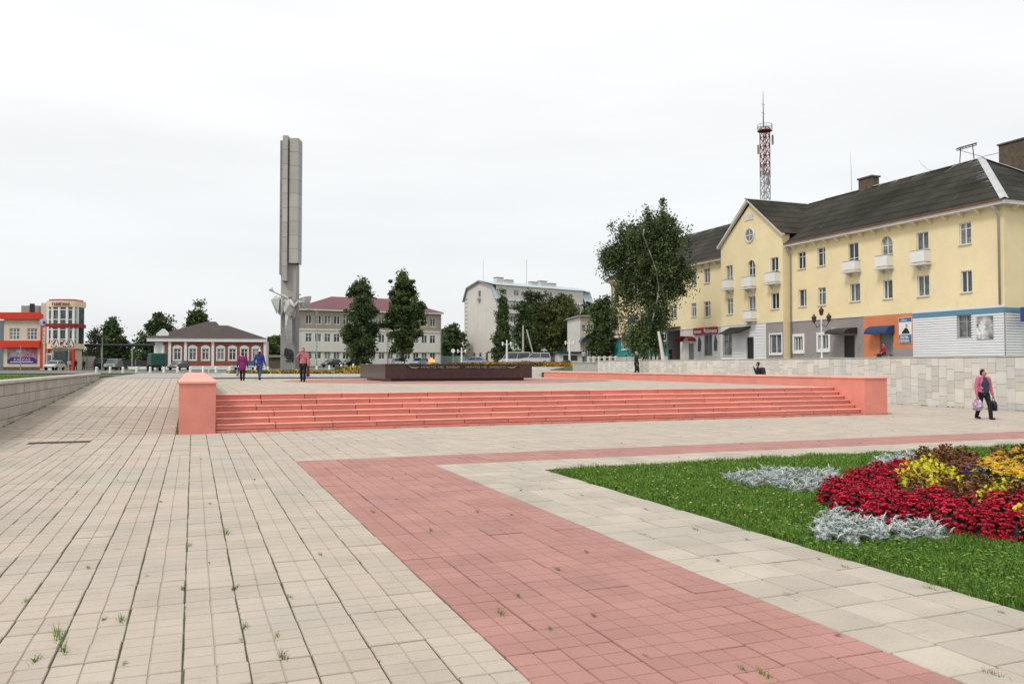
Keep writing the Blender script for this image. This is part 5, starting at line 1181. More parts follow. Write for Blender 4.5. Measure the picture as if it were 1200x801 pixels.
# ================================================================== trees
LM = dict(dark=leaf_mat('dark_foliage', (.052, .082, .034), .6, .35, (.092, .132, .05)), mid=leaf_mat('mid_foliage', (.052, .086, .028), .6, .35, (.095, .138, .042)),
          olive=leaf_mat('olive_foliage', (.055, .072, .02), .55, .3, (.095, .108, .03)), birch=leaf_mat('birch_foliage', (.054, .083, .036), .65, .38, (.115, .155, .06)), pale=leaf_mat('pale_foliage', (.06, .075, .035), .5, .3))
PROF = dict(oval=lambda t: math.sin(math.pi*min(1, .12+.88*t)**.8)**.7, cone=lambda t: (1-t)**.8*.95+.06, tall=lambda t: (math.sin(math.pi*(.1+.85*t))**.6), round=lambda t: math.sqrt(max(0, 1-(2*t-1)**2)), wide=lambda t: min(1, .55+1.2*t)*math.sqrt(max(0, 1-max(0, t-.35)**2/.43)))
def tree(name, label, px, ytop, halfw, zc, z0, prof, lm, nl, ls, cbase=.15, bark='trunk', ncl=None, droop=0.0, seed=1, lean=0.0, lobes=None, group=None, crown_rc=.16, trunkr=None):
    rg = np.random.default_rng(seed); rn = random.Random(seed)
    b = D(px, 430, zc); H = D(px, ytop, zc).z - z0; RW = halfw*zc/FPX
    t_ = thing(name, label, 'tree', (b.x, b.y, z0), rn.uniform(0, 6.28) if not lobes else -PSI, group)
    ncl = ncl or 260; C_ = []
    while len(C_) < ncl:
        t = rg.random(); r = PROF[prof](t)
        if rg.random() > .25 + .75*r: continue
        a = rg.random()*6.283; q = RW*r*math.sqrt(rg.random())*(.72+.3*math.sin(a*3+seed)+.15*rg.random())
        x, y, z = q*math.cos(a), q*math.sin(a), H*(cbase+(1-cbase)*t*.96)
        C_.append((x + lean*t, y, z))
    if lobes:
        C_ = []
        for (lx, lz, lr, wt) in lobes:      # lobes in metres: x offset, height, radius, share
            for _ in range(int(ncl*wt)):
                d = rg.normal(size=3); d /= np.linalg.norm(d); r = lr*rg.random()**.45*(.75+.35*rg.random()); C_.append((lx+d[0]*r, d[1]*r*.9, lz+d[2]*r*1.15))
    C_ = np.array(C_); out_ = rg.random(len(C_)) < .14; ctr = C_.mean(0)      # ragged outline: stray sprays outwards, bites taken out
    C_[out_] = ctr + (C_[out_]-ctr)*rg.uniform(1.05, 1.17, (out_.sum(), 1))
    for _ in range(7):
        d_ = rg.normal(size=3); d_ /= np.linalg.norm(d_); b_ = ctr + d_*np.abs(C_-ctr).max(0)*.85; C_ = C_[np.linalg.norm(C_-b_, axis=1) > .30*RW]
    k = nl//len(C_)
    rc = (crown_rc*min(RW, H*.35) + .25)*(.45+1.1*rg.random(len(C_)))
    d = rg.normal(size=(len(C_), k, 3)); d /= np.linalg.norm(d, axis=2, keepdims=True); d *= (.15+1.25*rg.random((len(C_), k, 1)))*rc[:, None, None]; d[:, :, 2] *= .75
    if droop: d[:, :, 2] -= droop*rg.random((len(C_), k))*rc[:, None]
    Pp = (C_[:, None, :] + d).reshape(-1, 3); n = len(Pp)
    A_ = rg.normal(size=(n, 3)); A_ /= np.linalg.norm(A_, axis=1, keepdims=True); B_ = np.cross(A_, rg.normal(size=(n, 3))); B_ /= np.linalg.norm(B_, axis=1, keepdims=True)
    s = ls*(.6+.8*rg.random((n, 1))); A_ *= s; B_ *= s*.62
    V = np.stack([Pp-A_, Pp-B_, Pp+A_, Pp+B_], 1).reshape(-1, 3); F = np.arange(4*n).reshape(-1, 4)
    var = np.clip(np.repeat(rg.random(len(C_)), k)*.72 + rg.random(n)*.28, 0, 1)
    obj('crown', np_mesh('crown', V, F, LM[lm], attr=var), t_)
    tr = trunkr or max(.12, H*.018); mb = MB(); top = H*.86
    P0 = [Vector((lean*.5*i_/6*(i_/6) + rn.uniform(-.1, .1)*(i_ > 0), rn.uniform(-.1, .1)*(i_ > 0), -.3 + (top+.3)*i_/6)) for i_ in range(7)]
    mb.tube(P0, [tr*(1.25 if i_ == 0 else 1)*(1-.13*i_) for i_ in range(7)], 7); mb.build('trunk', M[bark], t_)
    lb = MB()
    for j in rg.choice(len(C_), min(16, len(C_)), replace=False):
        e = Vector(C_[j]); zz = max(H*cbase*.8, e.z - .25*H); i_ = min(5, int(zz/top*6)); s0 = P0[i_].lerp(P0[i_+1], min(1, max(0, zz/top*6-i_)))
        lb.tube([s0, s0.lerp(e, .55) + Vector((0, 0, .03*H)), e], [tr*.35, tr*.22, tr*.08], 5)
    tag(lb.build('limbs', M[bark], t_), kind='stuff'); return t_
bt_ = tree('birch_tree', 'big drooping birch growing on the terrace before the yellow building', 758, 240, 50, 76, 2.0, 'tall', 'birch', 60000, .105, .16, 'birch_bark', 520, 2.4, 3, trunkr=.2,
     lobes=[(1.2, 12.9, 1.9, .13), (-1.3, 12.0, 1.7, .10), (2.9, 11.3, 1.3, .06), (3.1, 9.2, 1.3, .06), (.4, 10.2, 2.2, .17), (-2.5, 10.3, 1.6, .09), (-3.4, 10.6, .8, .03), (-1.8, 8.0, 1.8, .10), (1.4, 7.6, 2.0, .12), (2.6, 6.6, 1.1, .04), (-1.7, 5.6, 1.4, .06), (.8, 5.0, 1.6, .07), (-.3, 3.4, 1.3, .05), (-1.2, 2.9, .9, .03), (.9, 2.8, .9, .03)], crown_rc=.085)
MB().tube([(.2, -.6, 3.0), (.7, -1.1, 5.2), (.85, -1.7, 6.8), (.55, -1.95, 8.4), (.15, -1.9, 9.6), (-.25, -1.6, 10.8), (-.6, -1.0, 12.2)], [.07, .05, .04, .032, .026, .02, .01], 6).build('stem', M['birch_bark'], bt_)
tree('broadleaf_tree', 'dense dark tree in front of the white three storey building, the shorter', 423, 328, 22, 138, 1.15, 'tall', 'dark', 26000, .21, .08, seed=5)
tree('broadleaf_tree', 'taller loose crowned tree in front of the white three storey building', 472, 310, 26, 138, 1.15, 'oval', 'mid', 24000, .21, .14, seed=6,
     lobes=[(0, 13.6, 2.3, .22), (-1.2, 10.6, 2.0, .13), (1.6, 10.2, 2.4, .18), (-1.6, 7.6, 2.3, .17), (1.8, 7.6, 2.2, .12), (.2, 4.6, 2.2, .18)], ncl=240, crown_rc=.09)
tree('cypress_like_tree', 'narrow conical dark tree at the gable of the five storey block', 589, 344, 12.5, 165, 1.5, 'cone', 'dark', 14000, .24, .06, seed=7)
tree('broadleaf_tree', 'dark spreading tree in front of the five storey block', 624, 341, 24, 155, 1.5, 'tall', 'dark', 17000, .25, .1, seed=8)
tree('broadleaf_tree', 'olive green broad tree beside the five storey block, past the lamp', 657, 346, 29, 140, 1.5, 'tall', 'olive', 19000, .23, .08, seed=9)
tree('broadleaf_tree', 'dark tree squeezed between the cream house and the yellow building', 706, 350, 17, 100, 1.6, 'tall', 'dark', 13000, .17, .06, seed=10)
tree('broadleaf_tree', 'low dark tree between the white building and the five storey block', 530, 380, 17, 190, 1.4, 'round', 'dark', 8000, .3, .0, seed=11)
tree('broadleaf_tree', 'small round dark tree hugging the end of the white building', 516, 386, 14, 200, 1.4, 'round', 'dark', 7000, .3, .0, seed=12)
tree('broadleaf_tree', 'dark full tree behind the overhead pipe beside the shop', 131, 373, 17, 172, 1.0, 'oval', 'dark', 11000, .27, .04, seed=13)
tree('sparse_tree', 'sparse pale tree beside the shop tower, behind the overhead pipe', 110, 384, 14, 165, 1.0, 'oval', 'pale', 2200, .2, .15, seed=14)
tree('broadleaf_tree', 'dark spreading tree behind the portal end of the brick house', 186, 366, 24, 170, 1.0, 'oval', 'dark', 13000, .27, .04, seed=15)
tree('broadleaf_tree', 'dark tree rising behind the roof of the brick house', 231, 352, 17, 165, 1.0, 'oval', 'mid', 11000, .26, .05, seed=16)
tree('broadleaf_tree', 'mid green tree between the brick house and the monument', 321, 394, 13, 185, 1.1, 'round', 'mid', 4500, .4, .0, seed=17)
tree('broadleaf_tree', 'small green tree tucked behind the monument column', 344, 400, 10, 190, 1.1, 'round', 'mid', 3000, .4, .0, seed=18)
tree('broadleaf_tree', 'dark bushy tree behind the cream house roof', 690, 355, 16, 160, 1.6, 'round', 'dark', 4500, .36, .0, seed=19)
# far wood along the horizon
rg = np.random.default_rng(2); Pw = []
for k in range(420):
    px = rg.uniform(-200, 1350); zc_ = rg.uniform(330, 430); b = D(px, 430, zc_); hgt = rg.uniform(6, 10)*(.8 if px < 400 else 1)
    n = 60; d = rg.normal(size=(n, 3))*np.array([4, 4, hgt*.3]); Pw.append(np.array([b.x, b.y, 1+hgt*.5]) + d)
Pw = np.concatenate(Pw); Pw[:, 2] = np.maximum(Pw[:, 2], .9); n = len(Pw); A_ = rg.normal(size=(n, 3)); B_ = np.cross(A_, rg.normal(size=(n, 3))); A_ /= np.linalg.norm(A_, axis=1, keepdims=True); B_ /= np.linalg.norm(B_, axis=1, keepdims=True)
tag(obj('far_wood', np_mesh('far_wood', np.stack([Pw-A_*1.3, Pw-B_, Pw+A_*1.3, Pw+B_], 1).reshape(-1, 3), np.arange(4*n).reshape(-1, 4), LM['dark'], attr=rg.random(n))), 'distant dark belt of trees along the horizon', 'wood', kind='stuff')

# ================================================================== far flower beds
def far_bed(name, label, cx, cy, rx, ry, rot, z, mats, n, hgt, kerb=0.0):
    t = thing(name, label, 'flower bed', (cx, cy, z), rot); N_ = 40
    if kerb:
        mb = MB(); ring = lambda k, zz: [(rx*k*math.cos(a*2*math.pi/N_), ry*k*math.sin(a*2*math.pi/N_), zz) for a in range(N_)]
        ks = (1-.25/ry)
        mb.add(ring(1, -.3) + ring(1, kerb) + ring(ks, kerb), [(i_, (i_+1) % N_, N_+(i_+1) % N_, N_+i_) for i_ in range(N_)] + [(N_+i_, N_+(i_+1) % N_, 2*N_+(i_+1) % N_, 2*N_+i_) for i_ in range(N_)]); mb.build('kerb', M['kerb'], t, fix=False)
    MB().add([(rx*.97*math.cos(a*2*math.pi/N_), ry*.95*math.sin(a*2*math.pi/N_), max(.02, kerb-.03)) for a in range(N_)], [tuple(range(N_))]).build('bed_soil', M['turf'], t, fix=False)
    a = rg.random(n)*6.283; r = np.sqrt(rg.random(n))*.94; P_ = np.c_[rx*r*np.cos(a), ry*r*np.sin(a), kerb + rg.random(n)*hgt*(1.1-.3*r)]
    A_ = rg.normal(size=(n, 3))*.07; B_ = np.cross(A_, rg.normal(size=(n, 3))); B_ *= .06/np.linalg.norm(B_, axis=1, keepdims=True)
    sel = (np.sin(P_[:, 0]*1.1+P_[:, 1]*.4)*.5+.5 + rg.random(n)*.7); mi = np.clip((sel*len(mats)/1.7).astype(int), 0, len(mats)-1)
    o = obj('flowers', np_mesh('flowers', np.stack([P_-A_, P_-B_, P_+A_, P_+B_], 1).reshape(-1, 3), np.arange(4*n).reshape(-1, 4), mats, midx=mi, attr=rg.random(n)), t); tag(o, kind='stuff'); return t
og = leaf_mat('orange_far', (.34, .10, .02), .5, .1); yg = leaf_mat('yellow_far', (.45, .30, .04), .4, .1); gg = LM['olive']
p = D(357, 437, 66); far_bed('flower_bed', 'grassy strip with yellow flowers in front of the tall monument', p.x, p.y, 6.5, 4.2, -PSI, 1.03, [gg, yg, gg, yg], 9000, .22, .08)
p = D(470, 437, 72); far_bed('flower_bed', 'yellow and green flower bed behind the granite memorial block', p.x, p.y, 6.2, 3.0, -PSI, 1.12, [gg, gg, yg], 9000, .5, .1)
p = D(618, 430, 76); far_bed('flower_bed', 'raised kerbed bed of orange flowers behind the granite memorial block', p.x, p.y, 8.2, 3.6, -PSI+.12, 1.42, [og, gg, yg, og], 14000, .4, .2)
random.seed(8)
for k, (px, py, wd, hh) in enumerate(((576, 421, 10, 7), (590, 421, 8, 6), (615, 420, 12, 8), (634, 421, 8, 6), (664, 419, 10, 9), (557, 424, 6, 4))):
    zc_ = 78; p = D(px, py+4, zc_); R_ = wd*zc_/FPX; n = 900
    d = rg.normal(size=(n, 3)); d /= np.linalg.norm(d, axis=1, keepdims=True); d *= (rg.random((n, 1))**.35); d = d*np.array([R_, R_*.8, hh*zc_/FPX*.9]); d[:, 2] = np.abs(d[:, 2]); d += rg.normal(size=(n, 3))*.05
    A_ = rg.normal(size=(n, 3)); A_ *= .10/np.linalg.norm(A_, axis=1, keepdims=True); B_ = np.cross(A_, rg.normal(size=(n, 3))); B_ *= .07/np.linalg.norm(B_, axis=1, keepdims=True)
    tag(obj('round_shrub', np_mesh('round_shrub', np.stack([d-A_, d-B_, d+A_, d+B_], 1).reshape(-1, 3), np.arange(4*n).reshape(-1, 4), [LM['olive'], LM['mid'], LM['dark']][k % 3] if k != 4 else LM['dark'], attr=rg.random(n)), None, (p.x, p.y, 1.55)),
        ['pale green clipped shrub in the orange flower bed', 'dark leaved shrub at the lamp end of the orange flower bed'][k == 4], 'shrub', 'shrubs in the raised flower bed')
# ================================================================== people
SK = mat('skin', (.42, .235, .165), .6, .06)
def cm(name, col, r=.85): return mat(name, col, r, .14, 9, 60)
def capsule(mb, a, b, ra, rb, n=10):
    a = Vector(a); b = Vector(b); d = b-a
    if d.length < 1e-5: d = Vector((0, 0, 1e-3)); b = a+d
    d.normalize(); P_, R_ = [], []
    for k in range(4): t = (k+.15)/4*math.pi/2; P_.append(a - d*ra*math.cos(t)); R_.append(ra*math.sin(t))
    P_.append(a); R_.append(ra); P_.append(b); R_.append(rb)
    for k in range(3, -1, -1): t = (k+.15)/4*math.pi/2; P_.append(b + d*rb*math.cos(t)); R_.append(rb*math.sin(t))
    mb.tube(P_, R_, n)
def ellip(mb, c, r, n=12):
    mb.lathe([(1e-3, -1)] + [(math.sin(k*math.pi/8), -math.cos(k*math.pi/8)) for k in range(1, 8)] + [(1e-3, 1)], n)
    m = 9*n
    for i_ in range(len(mb.v)-m, len(mb.v)): x, y, z = mb.v[i_]; mb.v[i_] = (c[0]+x*r[0], c[1]+y*r[1], c[2]+z*r[2])
def blob(name, caps, ells, vox, m, parent, cut=None):
    mb = MB()
    for q in caps: capsule(mb, *q)
    for q in ells: ellip(mb, *q)
    me = mb.mesh('tmp', m); o = bpy.data.objects.new('tmp', me); COL.objects.link(o)
    md = o.modifiers.new('r', 'REMESH'); md.mode = 'VOXEL'; md.voxel_size = vox
    sm_ = o.modifiers.new('s', 'SMOOTH'); sm_.iterations = 3; sm_.factor = .5
    bpy.context.view_layer.update(); ev_ = o.evaluated_get(bpy.context.evaluated_depsgraph_get())
    nm = bpy.data.meshes.new_from_object(ev_); nm.name = name; bpy.data.objects.remove(o); bpy.data.meshes.remove(me)
    nm.materials.clear(); nm.materials.append(m); nm.polygons.foreach_set('use_smooth', [True]*len(nm.polygons)); return obj(name, nm, parent)
MATC = {}
def C(name, col):
    if name not in MATC: MATC[name] = cm(name, col)
    return MATC[name]
def person(label, loc, face, H=1.65, stride=.22, top=('x', (.1, .1, .1)), bot=('y', (.02, .02, .025)), hair=('dark_hair', (.02, .015, .012)), shoe=('shoe', (.02, .02, .02)), wide=1.0, coat=0.0, el=None, wr=None, vox=.016, hat=None, sit=False, head_turn=0.0, longhair=False, inner=None, skirt=None):
    """facing +y in local space; el / wr: overrides of (left, right) elbow and wrist positions"""
    k = H/1.7; v = lambda x, y, z: Vector((x*k, y*k, z*k)); g = wide
    t = thing('person', label, 'person', loc, math.atan2(face[1], face[0]) - math.pi/2)
    sh = [v(-.175*g, 0, 1.38), v(.175*g, 0, 1.38)]; hip_ = [v(-.09*g, 0, .90), v(.09*g, 0, .90)]
    if sit: kn = [v(-.12, .42, .5+.4), v(.12, .42, .5+.4)]; an = [v(-.12, .45, .1+.4-.05), v(.12, .45, .1+.4-.05)]; kn = [v(-.12, .42, .88), v(.12, .42, .88)]; an = [v(-.12, .44, .48), v(.12, .44, .48)]
    else: kn = [v(-.09*g, stride*.55+.03, .49), v(.09*g, -stride*.35+.03, .49)]; an = [v(-.085*g, stride*.9, .085), v(.085*g, -stride*.9, .10)]
    el = [v(*e) for e in el] if el else [v(-.24*g, -.05-stride*.3, 1.10), v(.24*g, -.05+stride*.3, 1.10)]
    wr = [v(*e) for e in wr] if wr else [v(-.25*g, .06-stride*.5, .86), v(.25*g, .06+stride*.5, .86)]
    ch, cw_ = v(0, .0, 1.25), v(0, .01, 1.05)
    caps, ell = [], []
    ct, stn = math.cos(head_turn), math.sin(head_turn); hd = lambda x, y, z: v(x*ct - y*stn, x*stn + y*ct, z)
    ell += [(v(0, .01, 1.585), (.074*k, .092*k, .112*k)), (hd(0, .045, 1.535), (.052*k, .052*k, .055*k))]
    caps += [(v(0, -.01, 1.4), v(0, .0, 1.5), .058*k, .052*k), (hd(0, .092, 1.595), hd(0, .112, 1.565), .010*k, .016*k), (hd(-.076, 0, 1.575), hd(-.078, -.005, 1.6), .014*k, .016*k), (hd(.076, 0, 1.575), hd(.078, -.005, 1.6), .014*k, .016*k), (hd(-.02, .092, 1.522), hd(.02, .092, 1.522), .010*k, .010*k)]
    ell += [(ch, (.165*g*k, .105*g*k, .18*k)), (cw_, (.145*g*k, .105*g*k, .16*k)), (v(0, 0, .92), (.165*g*k, .12*g*k, .12*k))]
    for s in (0, 1):
        caps += [(sh[s], el[s], .058*g*k, .042*k), (el[s], wr[s], .042*k, .028*k), (hip_[s], kn[s], .088*g*k, .058*k), (kn[s], an[s], .056*k, .038*k), (an[s] + v(0, -.03, -.03), an[s] + v(0, .14, -.055), .036*k, .03*k)]
        d = (wr[s]-el[s]).normalized(); sd_ = d.cross(Vector((1 if s else -1, 0, 0))).normalized(); pn = d.cross(sd_)
        pm = wr[s] + d*.05*k; caps.append((wr[s], pm + d*.02*k, .027*k, .033*k))
        for fi in range(4):
            b_ = pm + sd_*(fi-1.5)*.021*k + d*.03*k; l_ = (.062, .072, .068, .052)[fi]*k; md_ = b_ + d*l_*.55 + pn*.008*k; caps += [(b_, md_, .0105*k, .010*k), (md_, md_ + d*l_*.45 + pn*.022*k, .010*k, .0085*k)]
        b_ = wr[s] + d*.025*k + sd_*.026*k; caps += [(b_, b_ + sd_*.026*k + d*.03*k, .012*k, .011*k), (b_ + sd_*.026*k + d*.03*k, b_ + sd_*.026*k + d*.06*k + pn*.012*k, .011*k, .009*k)]
    blob('body', caps, ell, vox, SK, t)
    # clothes
    e_ = .02*k; tc_ = [(sh[s] + v(0, 0, .005), el[s], .066*g*k+e_*.5, .052*k+e_*.4) for s in (0, 1)] + [(el[s], wr[s] - (wr[s]-el[s])*.06, .052*k+e_*.3, .04*k+e_*.3) for s in (0, 1)] + [(v(-.1*g, -.01, 1.415), v(.1*g, -.01, 1.415), .058*k, .058*k)]
    te = [(ch, (.182*g*k, .125*g*k, .19*k)), (cw_, (.168*g*k, .125*g*k, .17*k)), (v(0, 0, .95), (.185*g*k, .14*g*k, .10*k))]
    if coat: tc_ += [(v(0, 0, .95), v(0, 0, .95-coat), .165*g*k, .185*g*k)]
    blob('jacket' if coat or inner else 'top', tc_, te, vox, C(*top), t)
    if inner: blob('shirt', [(v(0, .065, 1.36), v(0, .075, .96), .08*g*k, .11*g*k)], [(v(0, .075, 1.2), (.135*g*k, .09*g*k, .2*k)), (v(0, .07, 1.0), (.14*g*k, .1*g*k, .1*k))], vox, C(*inner), t)
    if skirt: blob('skirt', [(v(0, 0, .95), v(0, 0, .55), .15*k, .2*k)], [], vox, C(*skirt), t)
    blob('trousers', [(hip_[s], kn[s], .1*g*k, .075*k) for s in (0, 1)] + [(kn[s], an[s] + v(0, 0, .02), .075*k, .066*k) for s in (0, 1)], [(v(0, 0, .93), (.175*g*k, .13*g*k, .11*k))], vox, C(*bot), t)
    for s in (0, 1): blob('shoe', [(an[s] + v(0, -.045, -.04), an[s] + v(0, .15, -.055), .046*k, .036*k)], [], vox*.8, C(*shoe), t)
    hc = [(hd(0, -.02, 1.63), (.084*k, .094*k, .09*k)), (hd(0, -.035, 1.575), (.08*k, .07*k, .085*k))]
    hcap = [(hd(0, -.05, 1.6), hd(0, -.085, 1.36), .07*k, .05*k)] if longhair else []
    blob('hair', hcap, hc, vox*.8, C(*hair), t)
    if hat: blob('cap', [(hd(0, .05, 1.655), hd(0, .14, 1.645), .06*k, .045*k)], [(hd(0, -.005, 1.665), (.094*k, .105*k, .062*k))], vox*.8, C(*hat), t)
    mb = MB()
    for sx in (-.032, .032): ellip(mb, hd(sx, .098, 1.592), (.011*k, .006*k, .007*k), 6)
    tag(mb.build('eyes', C('eye', (.02, .015, .012)), t), kind='stuff'); t['wrists'] = [*(wr[0]), *(wr[1])]
    return t
def cdir(r, f): return (r*CP + f*SP, -r*SP + f*CP)      # right / away from camera -> world xy
def bag(name, label, owner, wrist, m, w_=.3, h=.36, d_=.14, drop=.08, bulge=1.0, handles=True):
    """soft carrier bag hanging from a hand (a thing of its own, placed at the hand)"""
    wv = owner['wrists']; p = Vector(wv[3*wrist:3*wrist+3]); rz = owner.rotation_euler[2]; loc = Matrix.Rotation(rz, 3, 'Z') @ (p + Vector((0, .03, -.1))) + Vector(owner.location)
    t = thing(name, label, 'bag', (loc.x, loc.y, loc.z - drop - h), rz + math.pi/2)
    mb = MB(); n = 12; P_ = [(.55, 0), (.95, .05), (1.0*bulge, .3), (.92*bulge, .6), (.7, .88), (.45, 1.0)]
    for r, z in P_: mb.v += [(w_/2*r*math.copysign(abs(math.cos(a*2*math.pi/n))**.7, math.cos(a*2*math.pi/n)), d_/2*r*math.sin(a*2*math.pi/n) + random.uniform(-.008, .008), z*h + random.uniform(-.008, .008)) for a in range(n)]
    for k in range(len(P_)-1):
        for a in range(n): mb.f.append((k*n+a, k*n+(a+1) % n, k*n+n+(a+1) % n, k*n+n+a)); mb.m.append(0)
    mb.f.append(tuple(range(n-1, -1, -1))); mb.m.append(0); mb.build('bag_body', m, t, smooth=True)
    for s in (-1, 1): MB().tube([(s*w_*.18, 0, h), (s*.05, 0, h+drop*.7), (0, 0, h+drop+.05)], .009, 5).build('handle', m, t)
    return t
p = G(1153, 491, 0)
wm_ = person('person in an open pink jacket and dark trousers carrying bags by the clad wall', (p.x, p.y, .005), cdir(.18, -1), 1.60, .24, ('pink_jacket', (.52, .13, .22)), ('black_trousers', (.012, .012, .018)), wide=1.12, vox=.0125, head_turn=.75, inner=('navy_shirt', (.03, .045, .075)),
            el=[(-.30, -.03, 1.10), (.29, .0, 1.10)], wr=[(-.33, .03, .84), (.31, .06, .84)])
pat = mat('patterned_bag', (.30, .24, .40), .7, .3, 16, 30, col2=(.38, .14, .2), stain=((.7, .7, .75), 11, .48))
bag('shopping_bag', 'bulging violet and white patterned bag held in one hand beside the clad wall', wm_, 1, pat, .34, .36, .24, .04, 1.1)
bag('shopping_bag', 'black carrier bag hanging from the hand of the pink jacketed walker', wm_, 0, cm('black_bag', (.012, .012, .014), .4), .28, .32, .18, .10)
wb = bag('shopping_bag', 'thin white carrier bag hanging next to the black one', wm_, 0, cm('white_bag', (.6, .61, .62), .5), .3, .3, .1, .14); wb.location.x += .12; wb.location.y += .10
p = G(284, 446.2, PLZ); a1_ = person('person in a long magenta coat walking away across the upper plaza', (p.x, p.y, PLZ+.005), cdir(-.2, 1), 1.46, .2, ('magenta_coat', (.20, .022, .12)), ('black_trousers', (.012, .012, .018)), coat=.18, wide=1.1, hair=('brown_hair', (.07, .035, .02)))
bag('shopping_bag', 'lilac bag held by the walker in the magenta coat', a1_, 0, cm('lilac_bag', (.25, .2, .32)), .26, .34, .12, .05)
p = G(304, 445, PLZ); person('person in a blue hooded jacket, jeans and white cap walking away', (p.x, p.y, PLZ+.005), cdir(.1, 1), 1.60, .26, ('blue_jacket', (.02, .045, .22)), ('jeans', (.045, .075, .16)), wide=1.1, hat=('white_cap', (.7, .7, .68)), hair=('brown_hair', (.07, .035, .02)), longhair=True)
p = G(355, 447.2, PLZ); m_ = person('person in a pink striped shirt raising a hand to the face', (p.x, p.y, PLZ+.005), cdir(.1, -1), 1.63, .12, ('pink_shirt', (.46, .16, .19)), ('black_trousers', (.012, .012, .018)), shoe=('black_shoe', (.012, .012, .012)), hair=('brown_hair', (.07, .035, .02)),
    el=[(-.25, .03, 1.10), (.30, .10, 1.22)], wr=[(-.27, .14, .88), (.10, .17, 1.50)])
bag('jacket_over_arm', 'maroon jacket carried over the forearm of the pink shirted walker', m_, 0, cm('maroon_cloth', (.14, .018, .035)), .26, .5, .16, .0, 1.0)
p = D(746, 430, 57.2); zz = zr(p.x, p.y); mn = person('person in a dark coat with a shoulder bag standing before the clad wall', (p.x, p.y, zz+.005), cdir(.8, -.5), 1.76, .12, ('dark_coat', (.018, .022, .028)), ('black_trousers', (.012, .012, .018)), coat=.1, hair=('grey_hair', (.25, .24, .23)))
bag('shoulder_bag', 'black shoulder bag on the dark coated person by the clad wall', mn, 1, cm('black_bag2', (.012, .012, .014)), .3, .36, .16, .0)
p = D(888, 430, 42); zz = zr(p.x, p.y); pr_ = person('person in a navy jacket with a pack, half hidden by the coral wall', (p.x, p.y, zz+.005), cdir(-.9, .3), 1.62, .15, ('navy_jacket', (.02, .028, .05)), ('jeans', (.045, .075, .16)), el=[(-.25, .10, 1.16), (.25, -.05, 1.12)], wr=[(-.12, .20, 1.42), (.26, .06, .88)])
bp_ = D(893, 432, 42.1); bk_ = thing('backpack', 'dark backpack worn by the person behind the coral wall', 'backpack', (bp_.x, bp_.y, zz+.92), -PSI)
MB().bevbox(-.1, .12, -.15, .15, 0, .44, .05).build('pack_body', cm('pack', (.03, .035, .03)), bk_); MB().bevbox(.121, .17, -.1, .1, .06, .28, .02).build('pocket', cm('pack_pocket', (.2, .2, .17)), bk_)
TP = [(755, 81, 1.45, ('navy_top', (.02, .025, .06)), 'small person in navy standing on the terrace near the birch trunk', cdir(.2, -1)), (763.5, 82, 1.5, ('black_top', (.018, .018, .02)), 'person in black standing on the terrace near the pink dress', cdir(-1, 0)),
      (768, 83, 1.48, ('charcoal_top', (.03, .03, .034)), 'person in charcoal clothes beside the pale pole on the terrace', cdir(1, .2)), (773.5, 80, 1.66, ('rose_dress', (.50, .17, .2)), 'person in a rose pink dress on the terrace before the teal wall', cdir(.3, -1)),
      (786, 80, 1.5, ('dark_jacket', (.015, .016, .02)), 'person in dark clothes before the passage of the yellow building', cdir(.6, -.8))]
for px, zc_, H_, tp, lab, fc in TP:
    p = D(px, 425, zc_); person(lab, (p.x, p.y, tz(p.x, p.y)+.012), fc, H_, .08, tp, skirt=tp if 'rose' in tp[0] else None, longhair='rose' in tp[0], vox=.02)
p = D(684, 429, 106); person('person in a pale top walking past the cream house', (p.x, p.y, tz(p.x, p.y)+.015), cdir(.3, 1), 1.65, .22, ('pale_top', (.42, .43, .42)), ('jeans', (.045, .075, .16)), vox=.022)
for px, zc_, lab, tp in ((81, 128, 'person in a white top near the corner shop', ('white_top', (.6, .6, .6))), (88.5, 122, 'person in black walking in front of the corner shop', ('black_top', (.018, .018, .02))), (98, 132, 'person in navy near the fence beside the corner shop', ('navy_top', (.02, .025, .06)))):
    p = D(px, 433, zc_); person(lab, (p.x, p.y, tz(p.x, p.y)+.012), cdir(random.uniform(-1, 1), .6), 1.62, .2, tp, vox=.025)
p = D(1036, 415, 57.5); bz = tz(p.x, p.y)+.012
bn_ = thing('bench', 'small plank bench outside the orange shop front', 'bench', (p.x, p.y, bz), -math.pi/2); MB().bevbox(-.7, .7, -.2, .2, .40, .45, .008).build('seat', M['trunk'], bn_)
for s in (-.55, .55): MB().box(s-.04, s+.04, -.18, .18, 0, .399).build('leg', M['grey_paint'], bn_)
person('person in a red jacket sitting on the bench by the orange shop', (p.x, p.y, bz-.39), (-1, .1), 1.6, 0, ('red_jacket', (.30, .02, .03)), sit=True, vox=.02, el=[(-.25, .08, 1.12), (.25, .08, 1.12)], wr=[(-.14, .3, 1.0), (.14, .3, 1.0)])

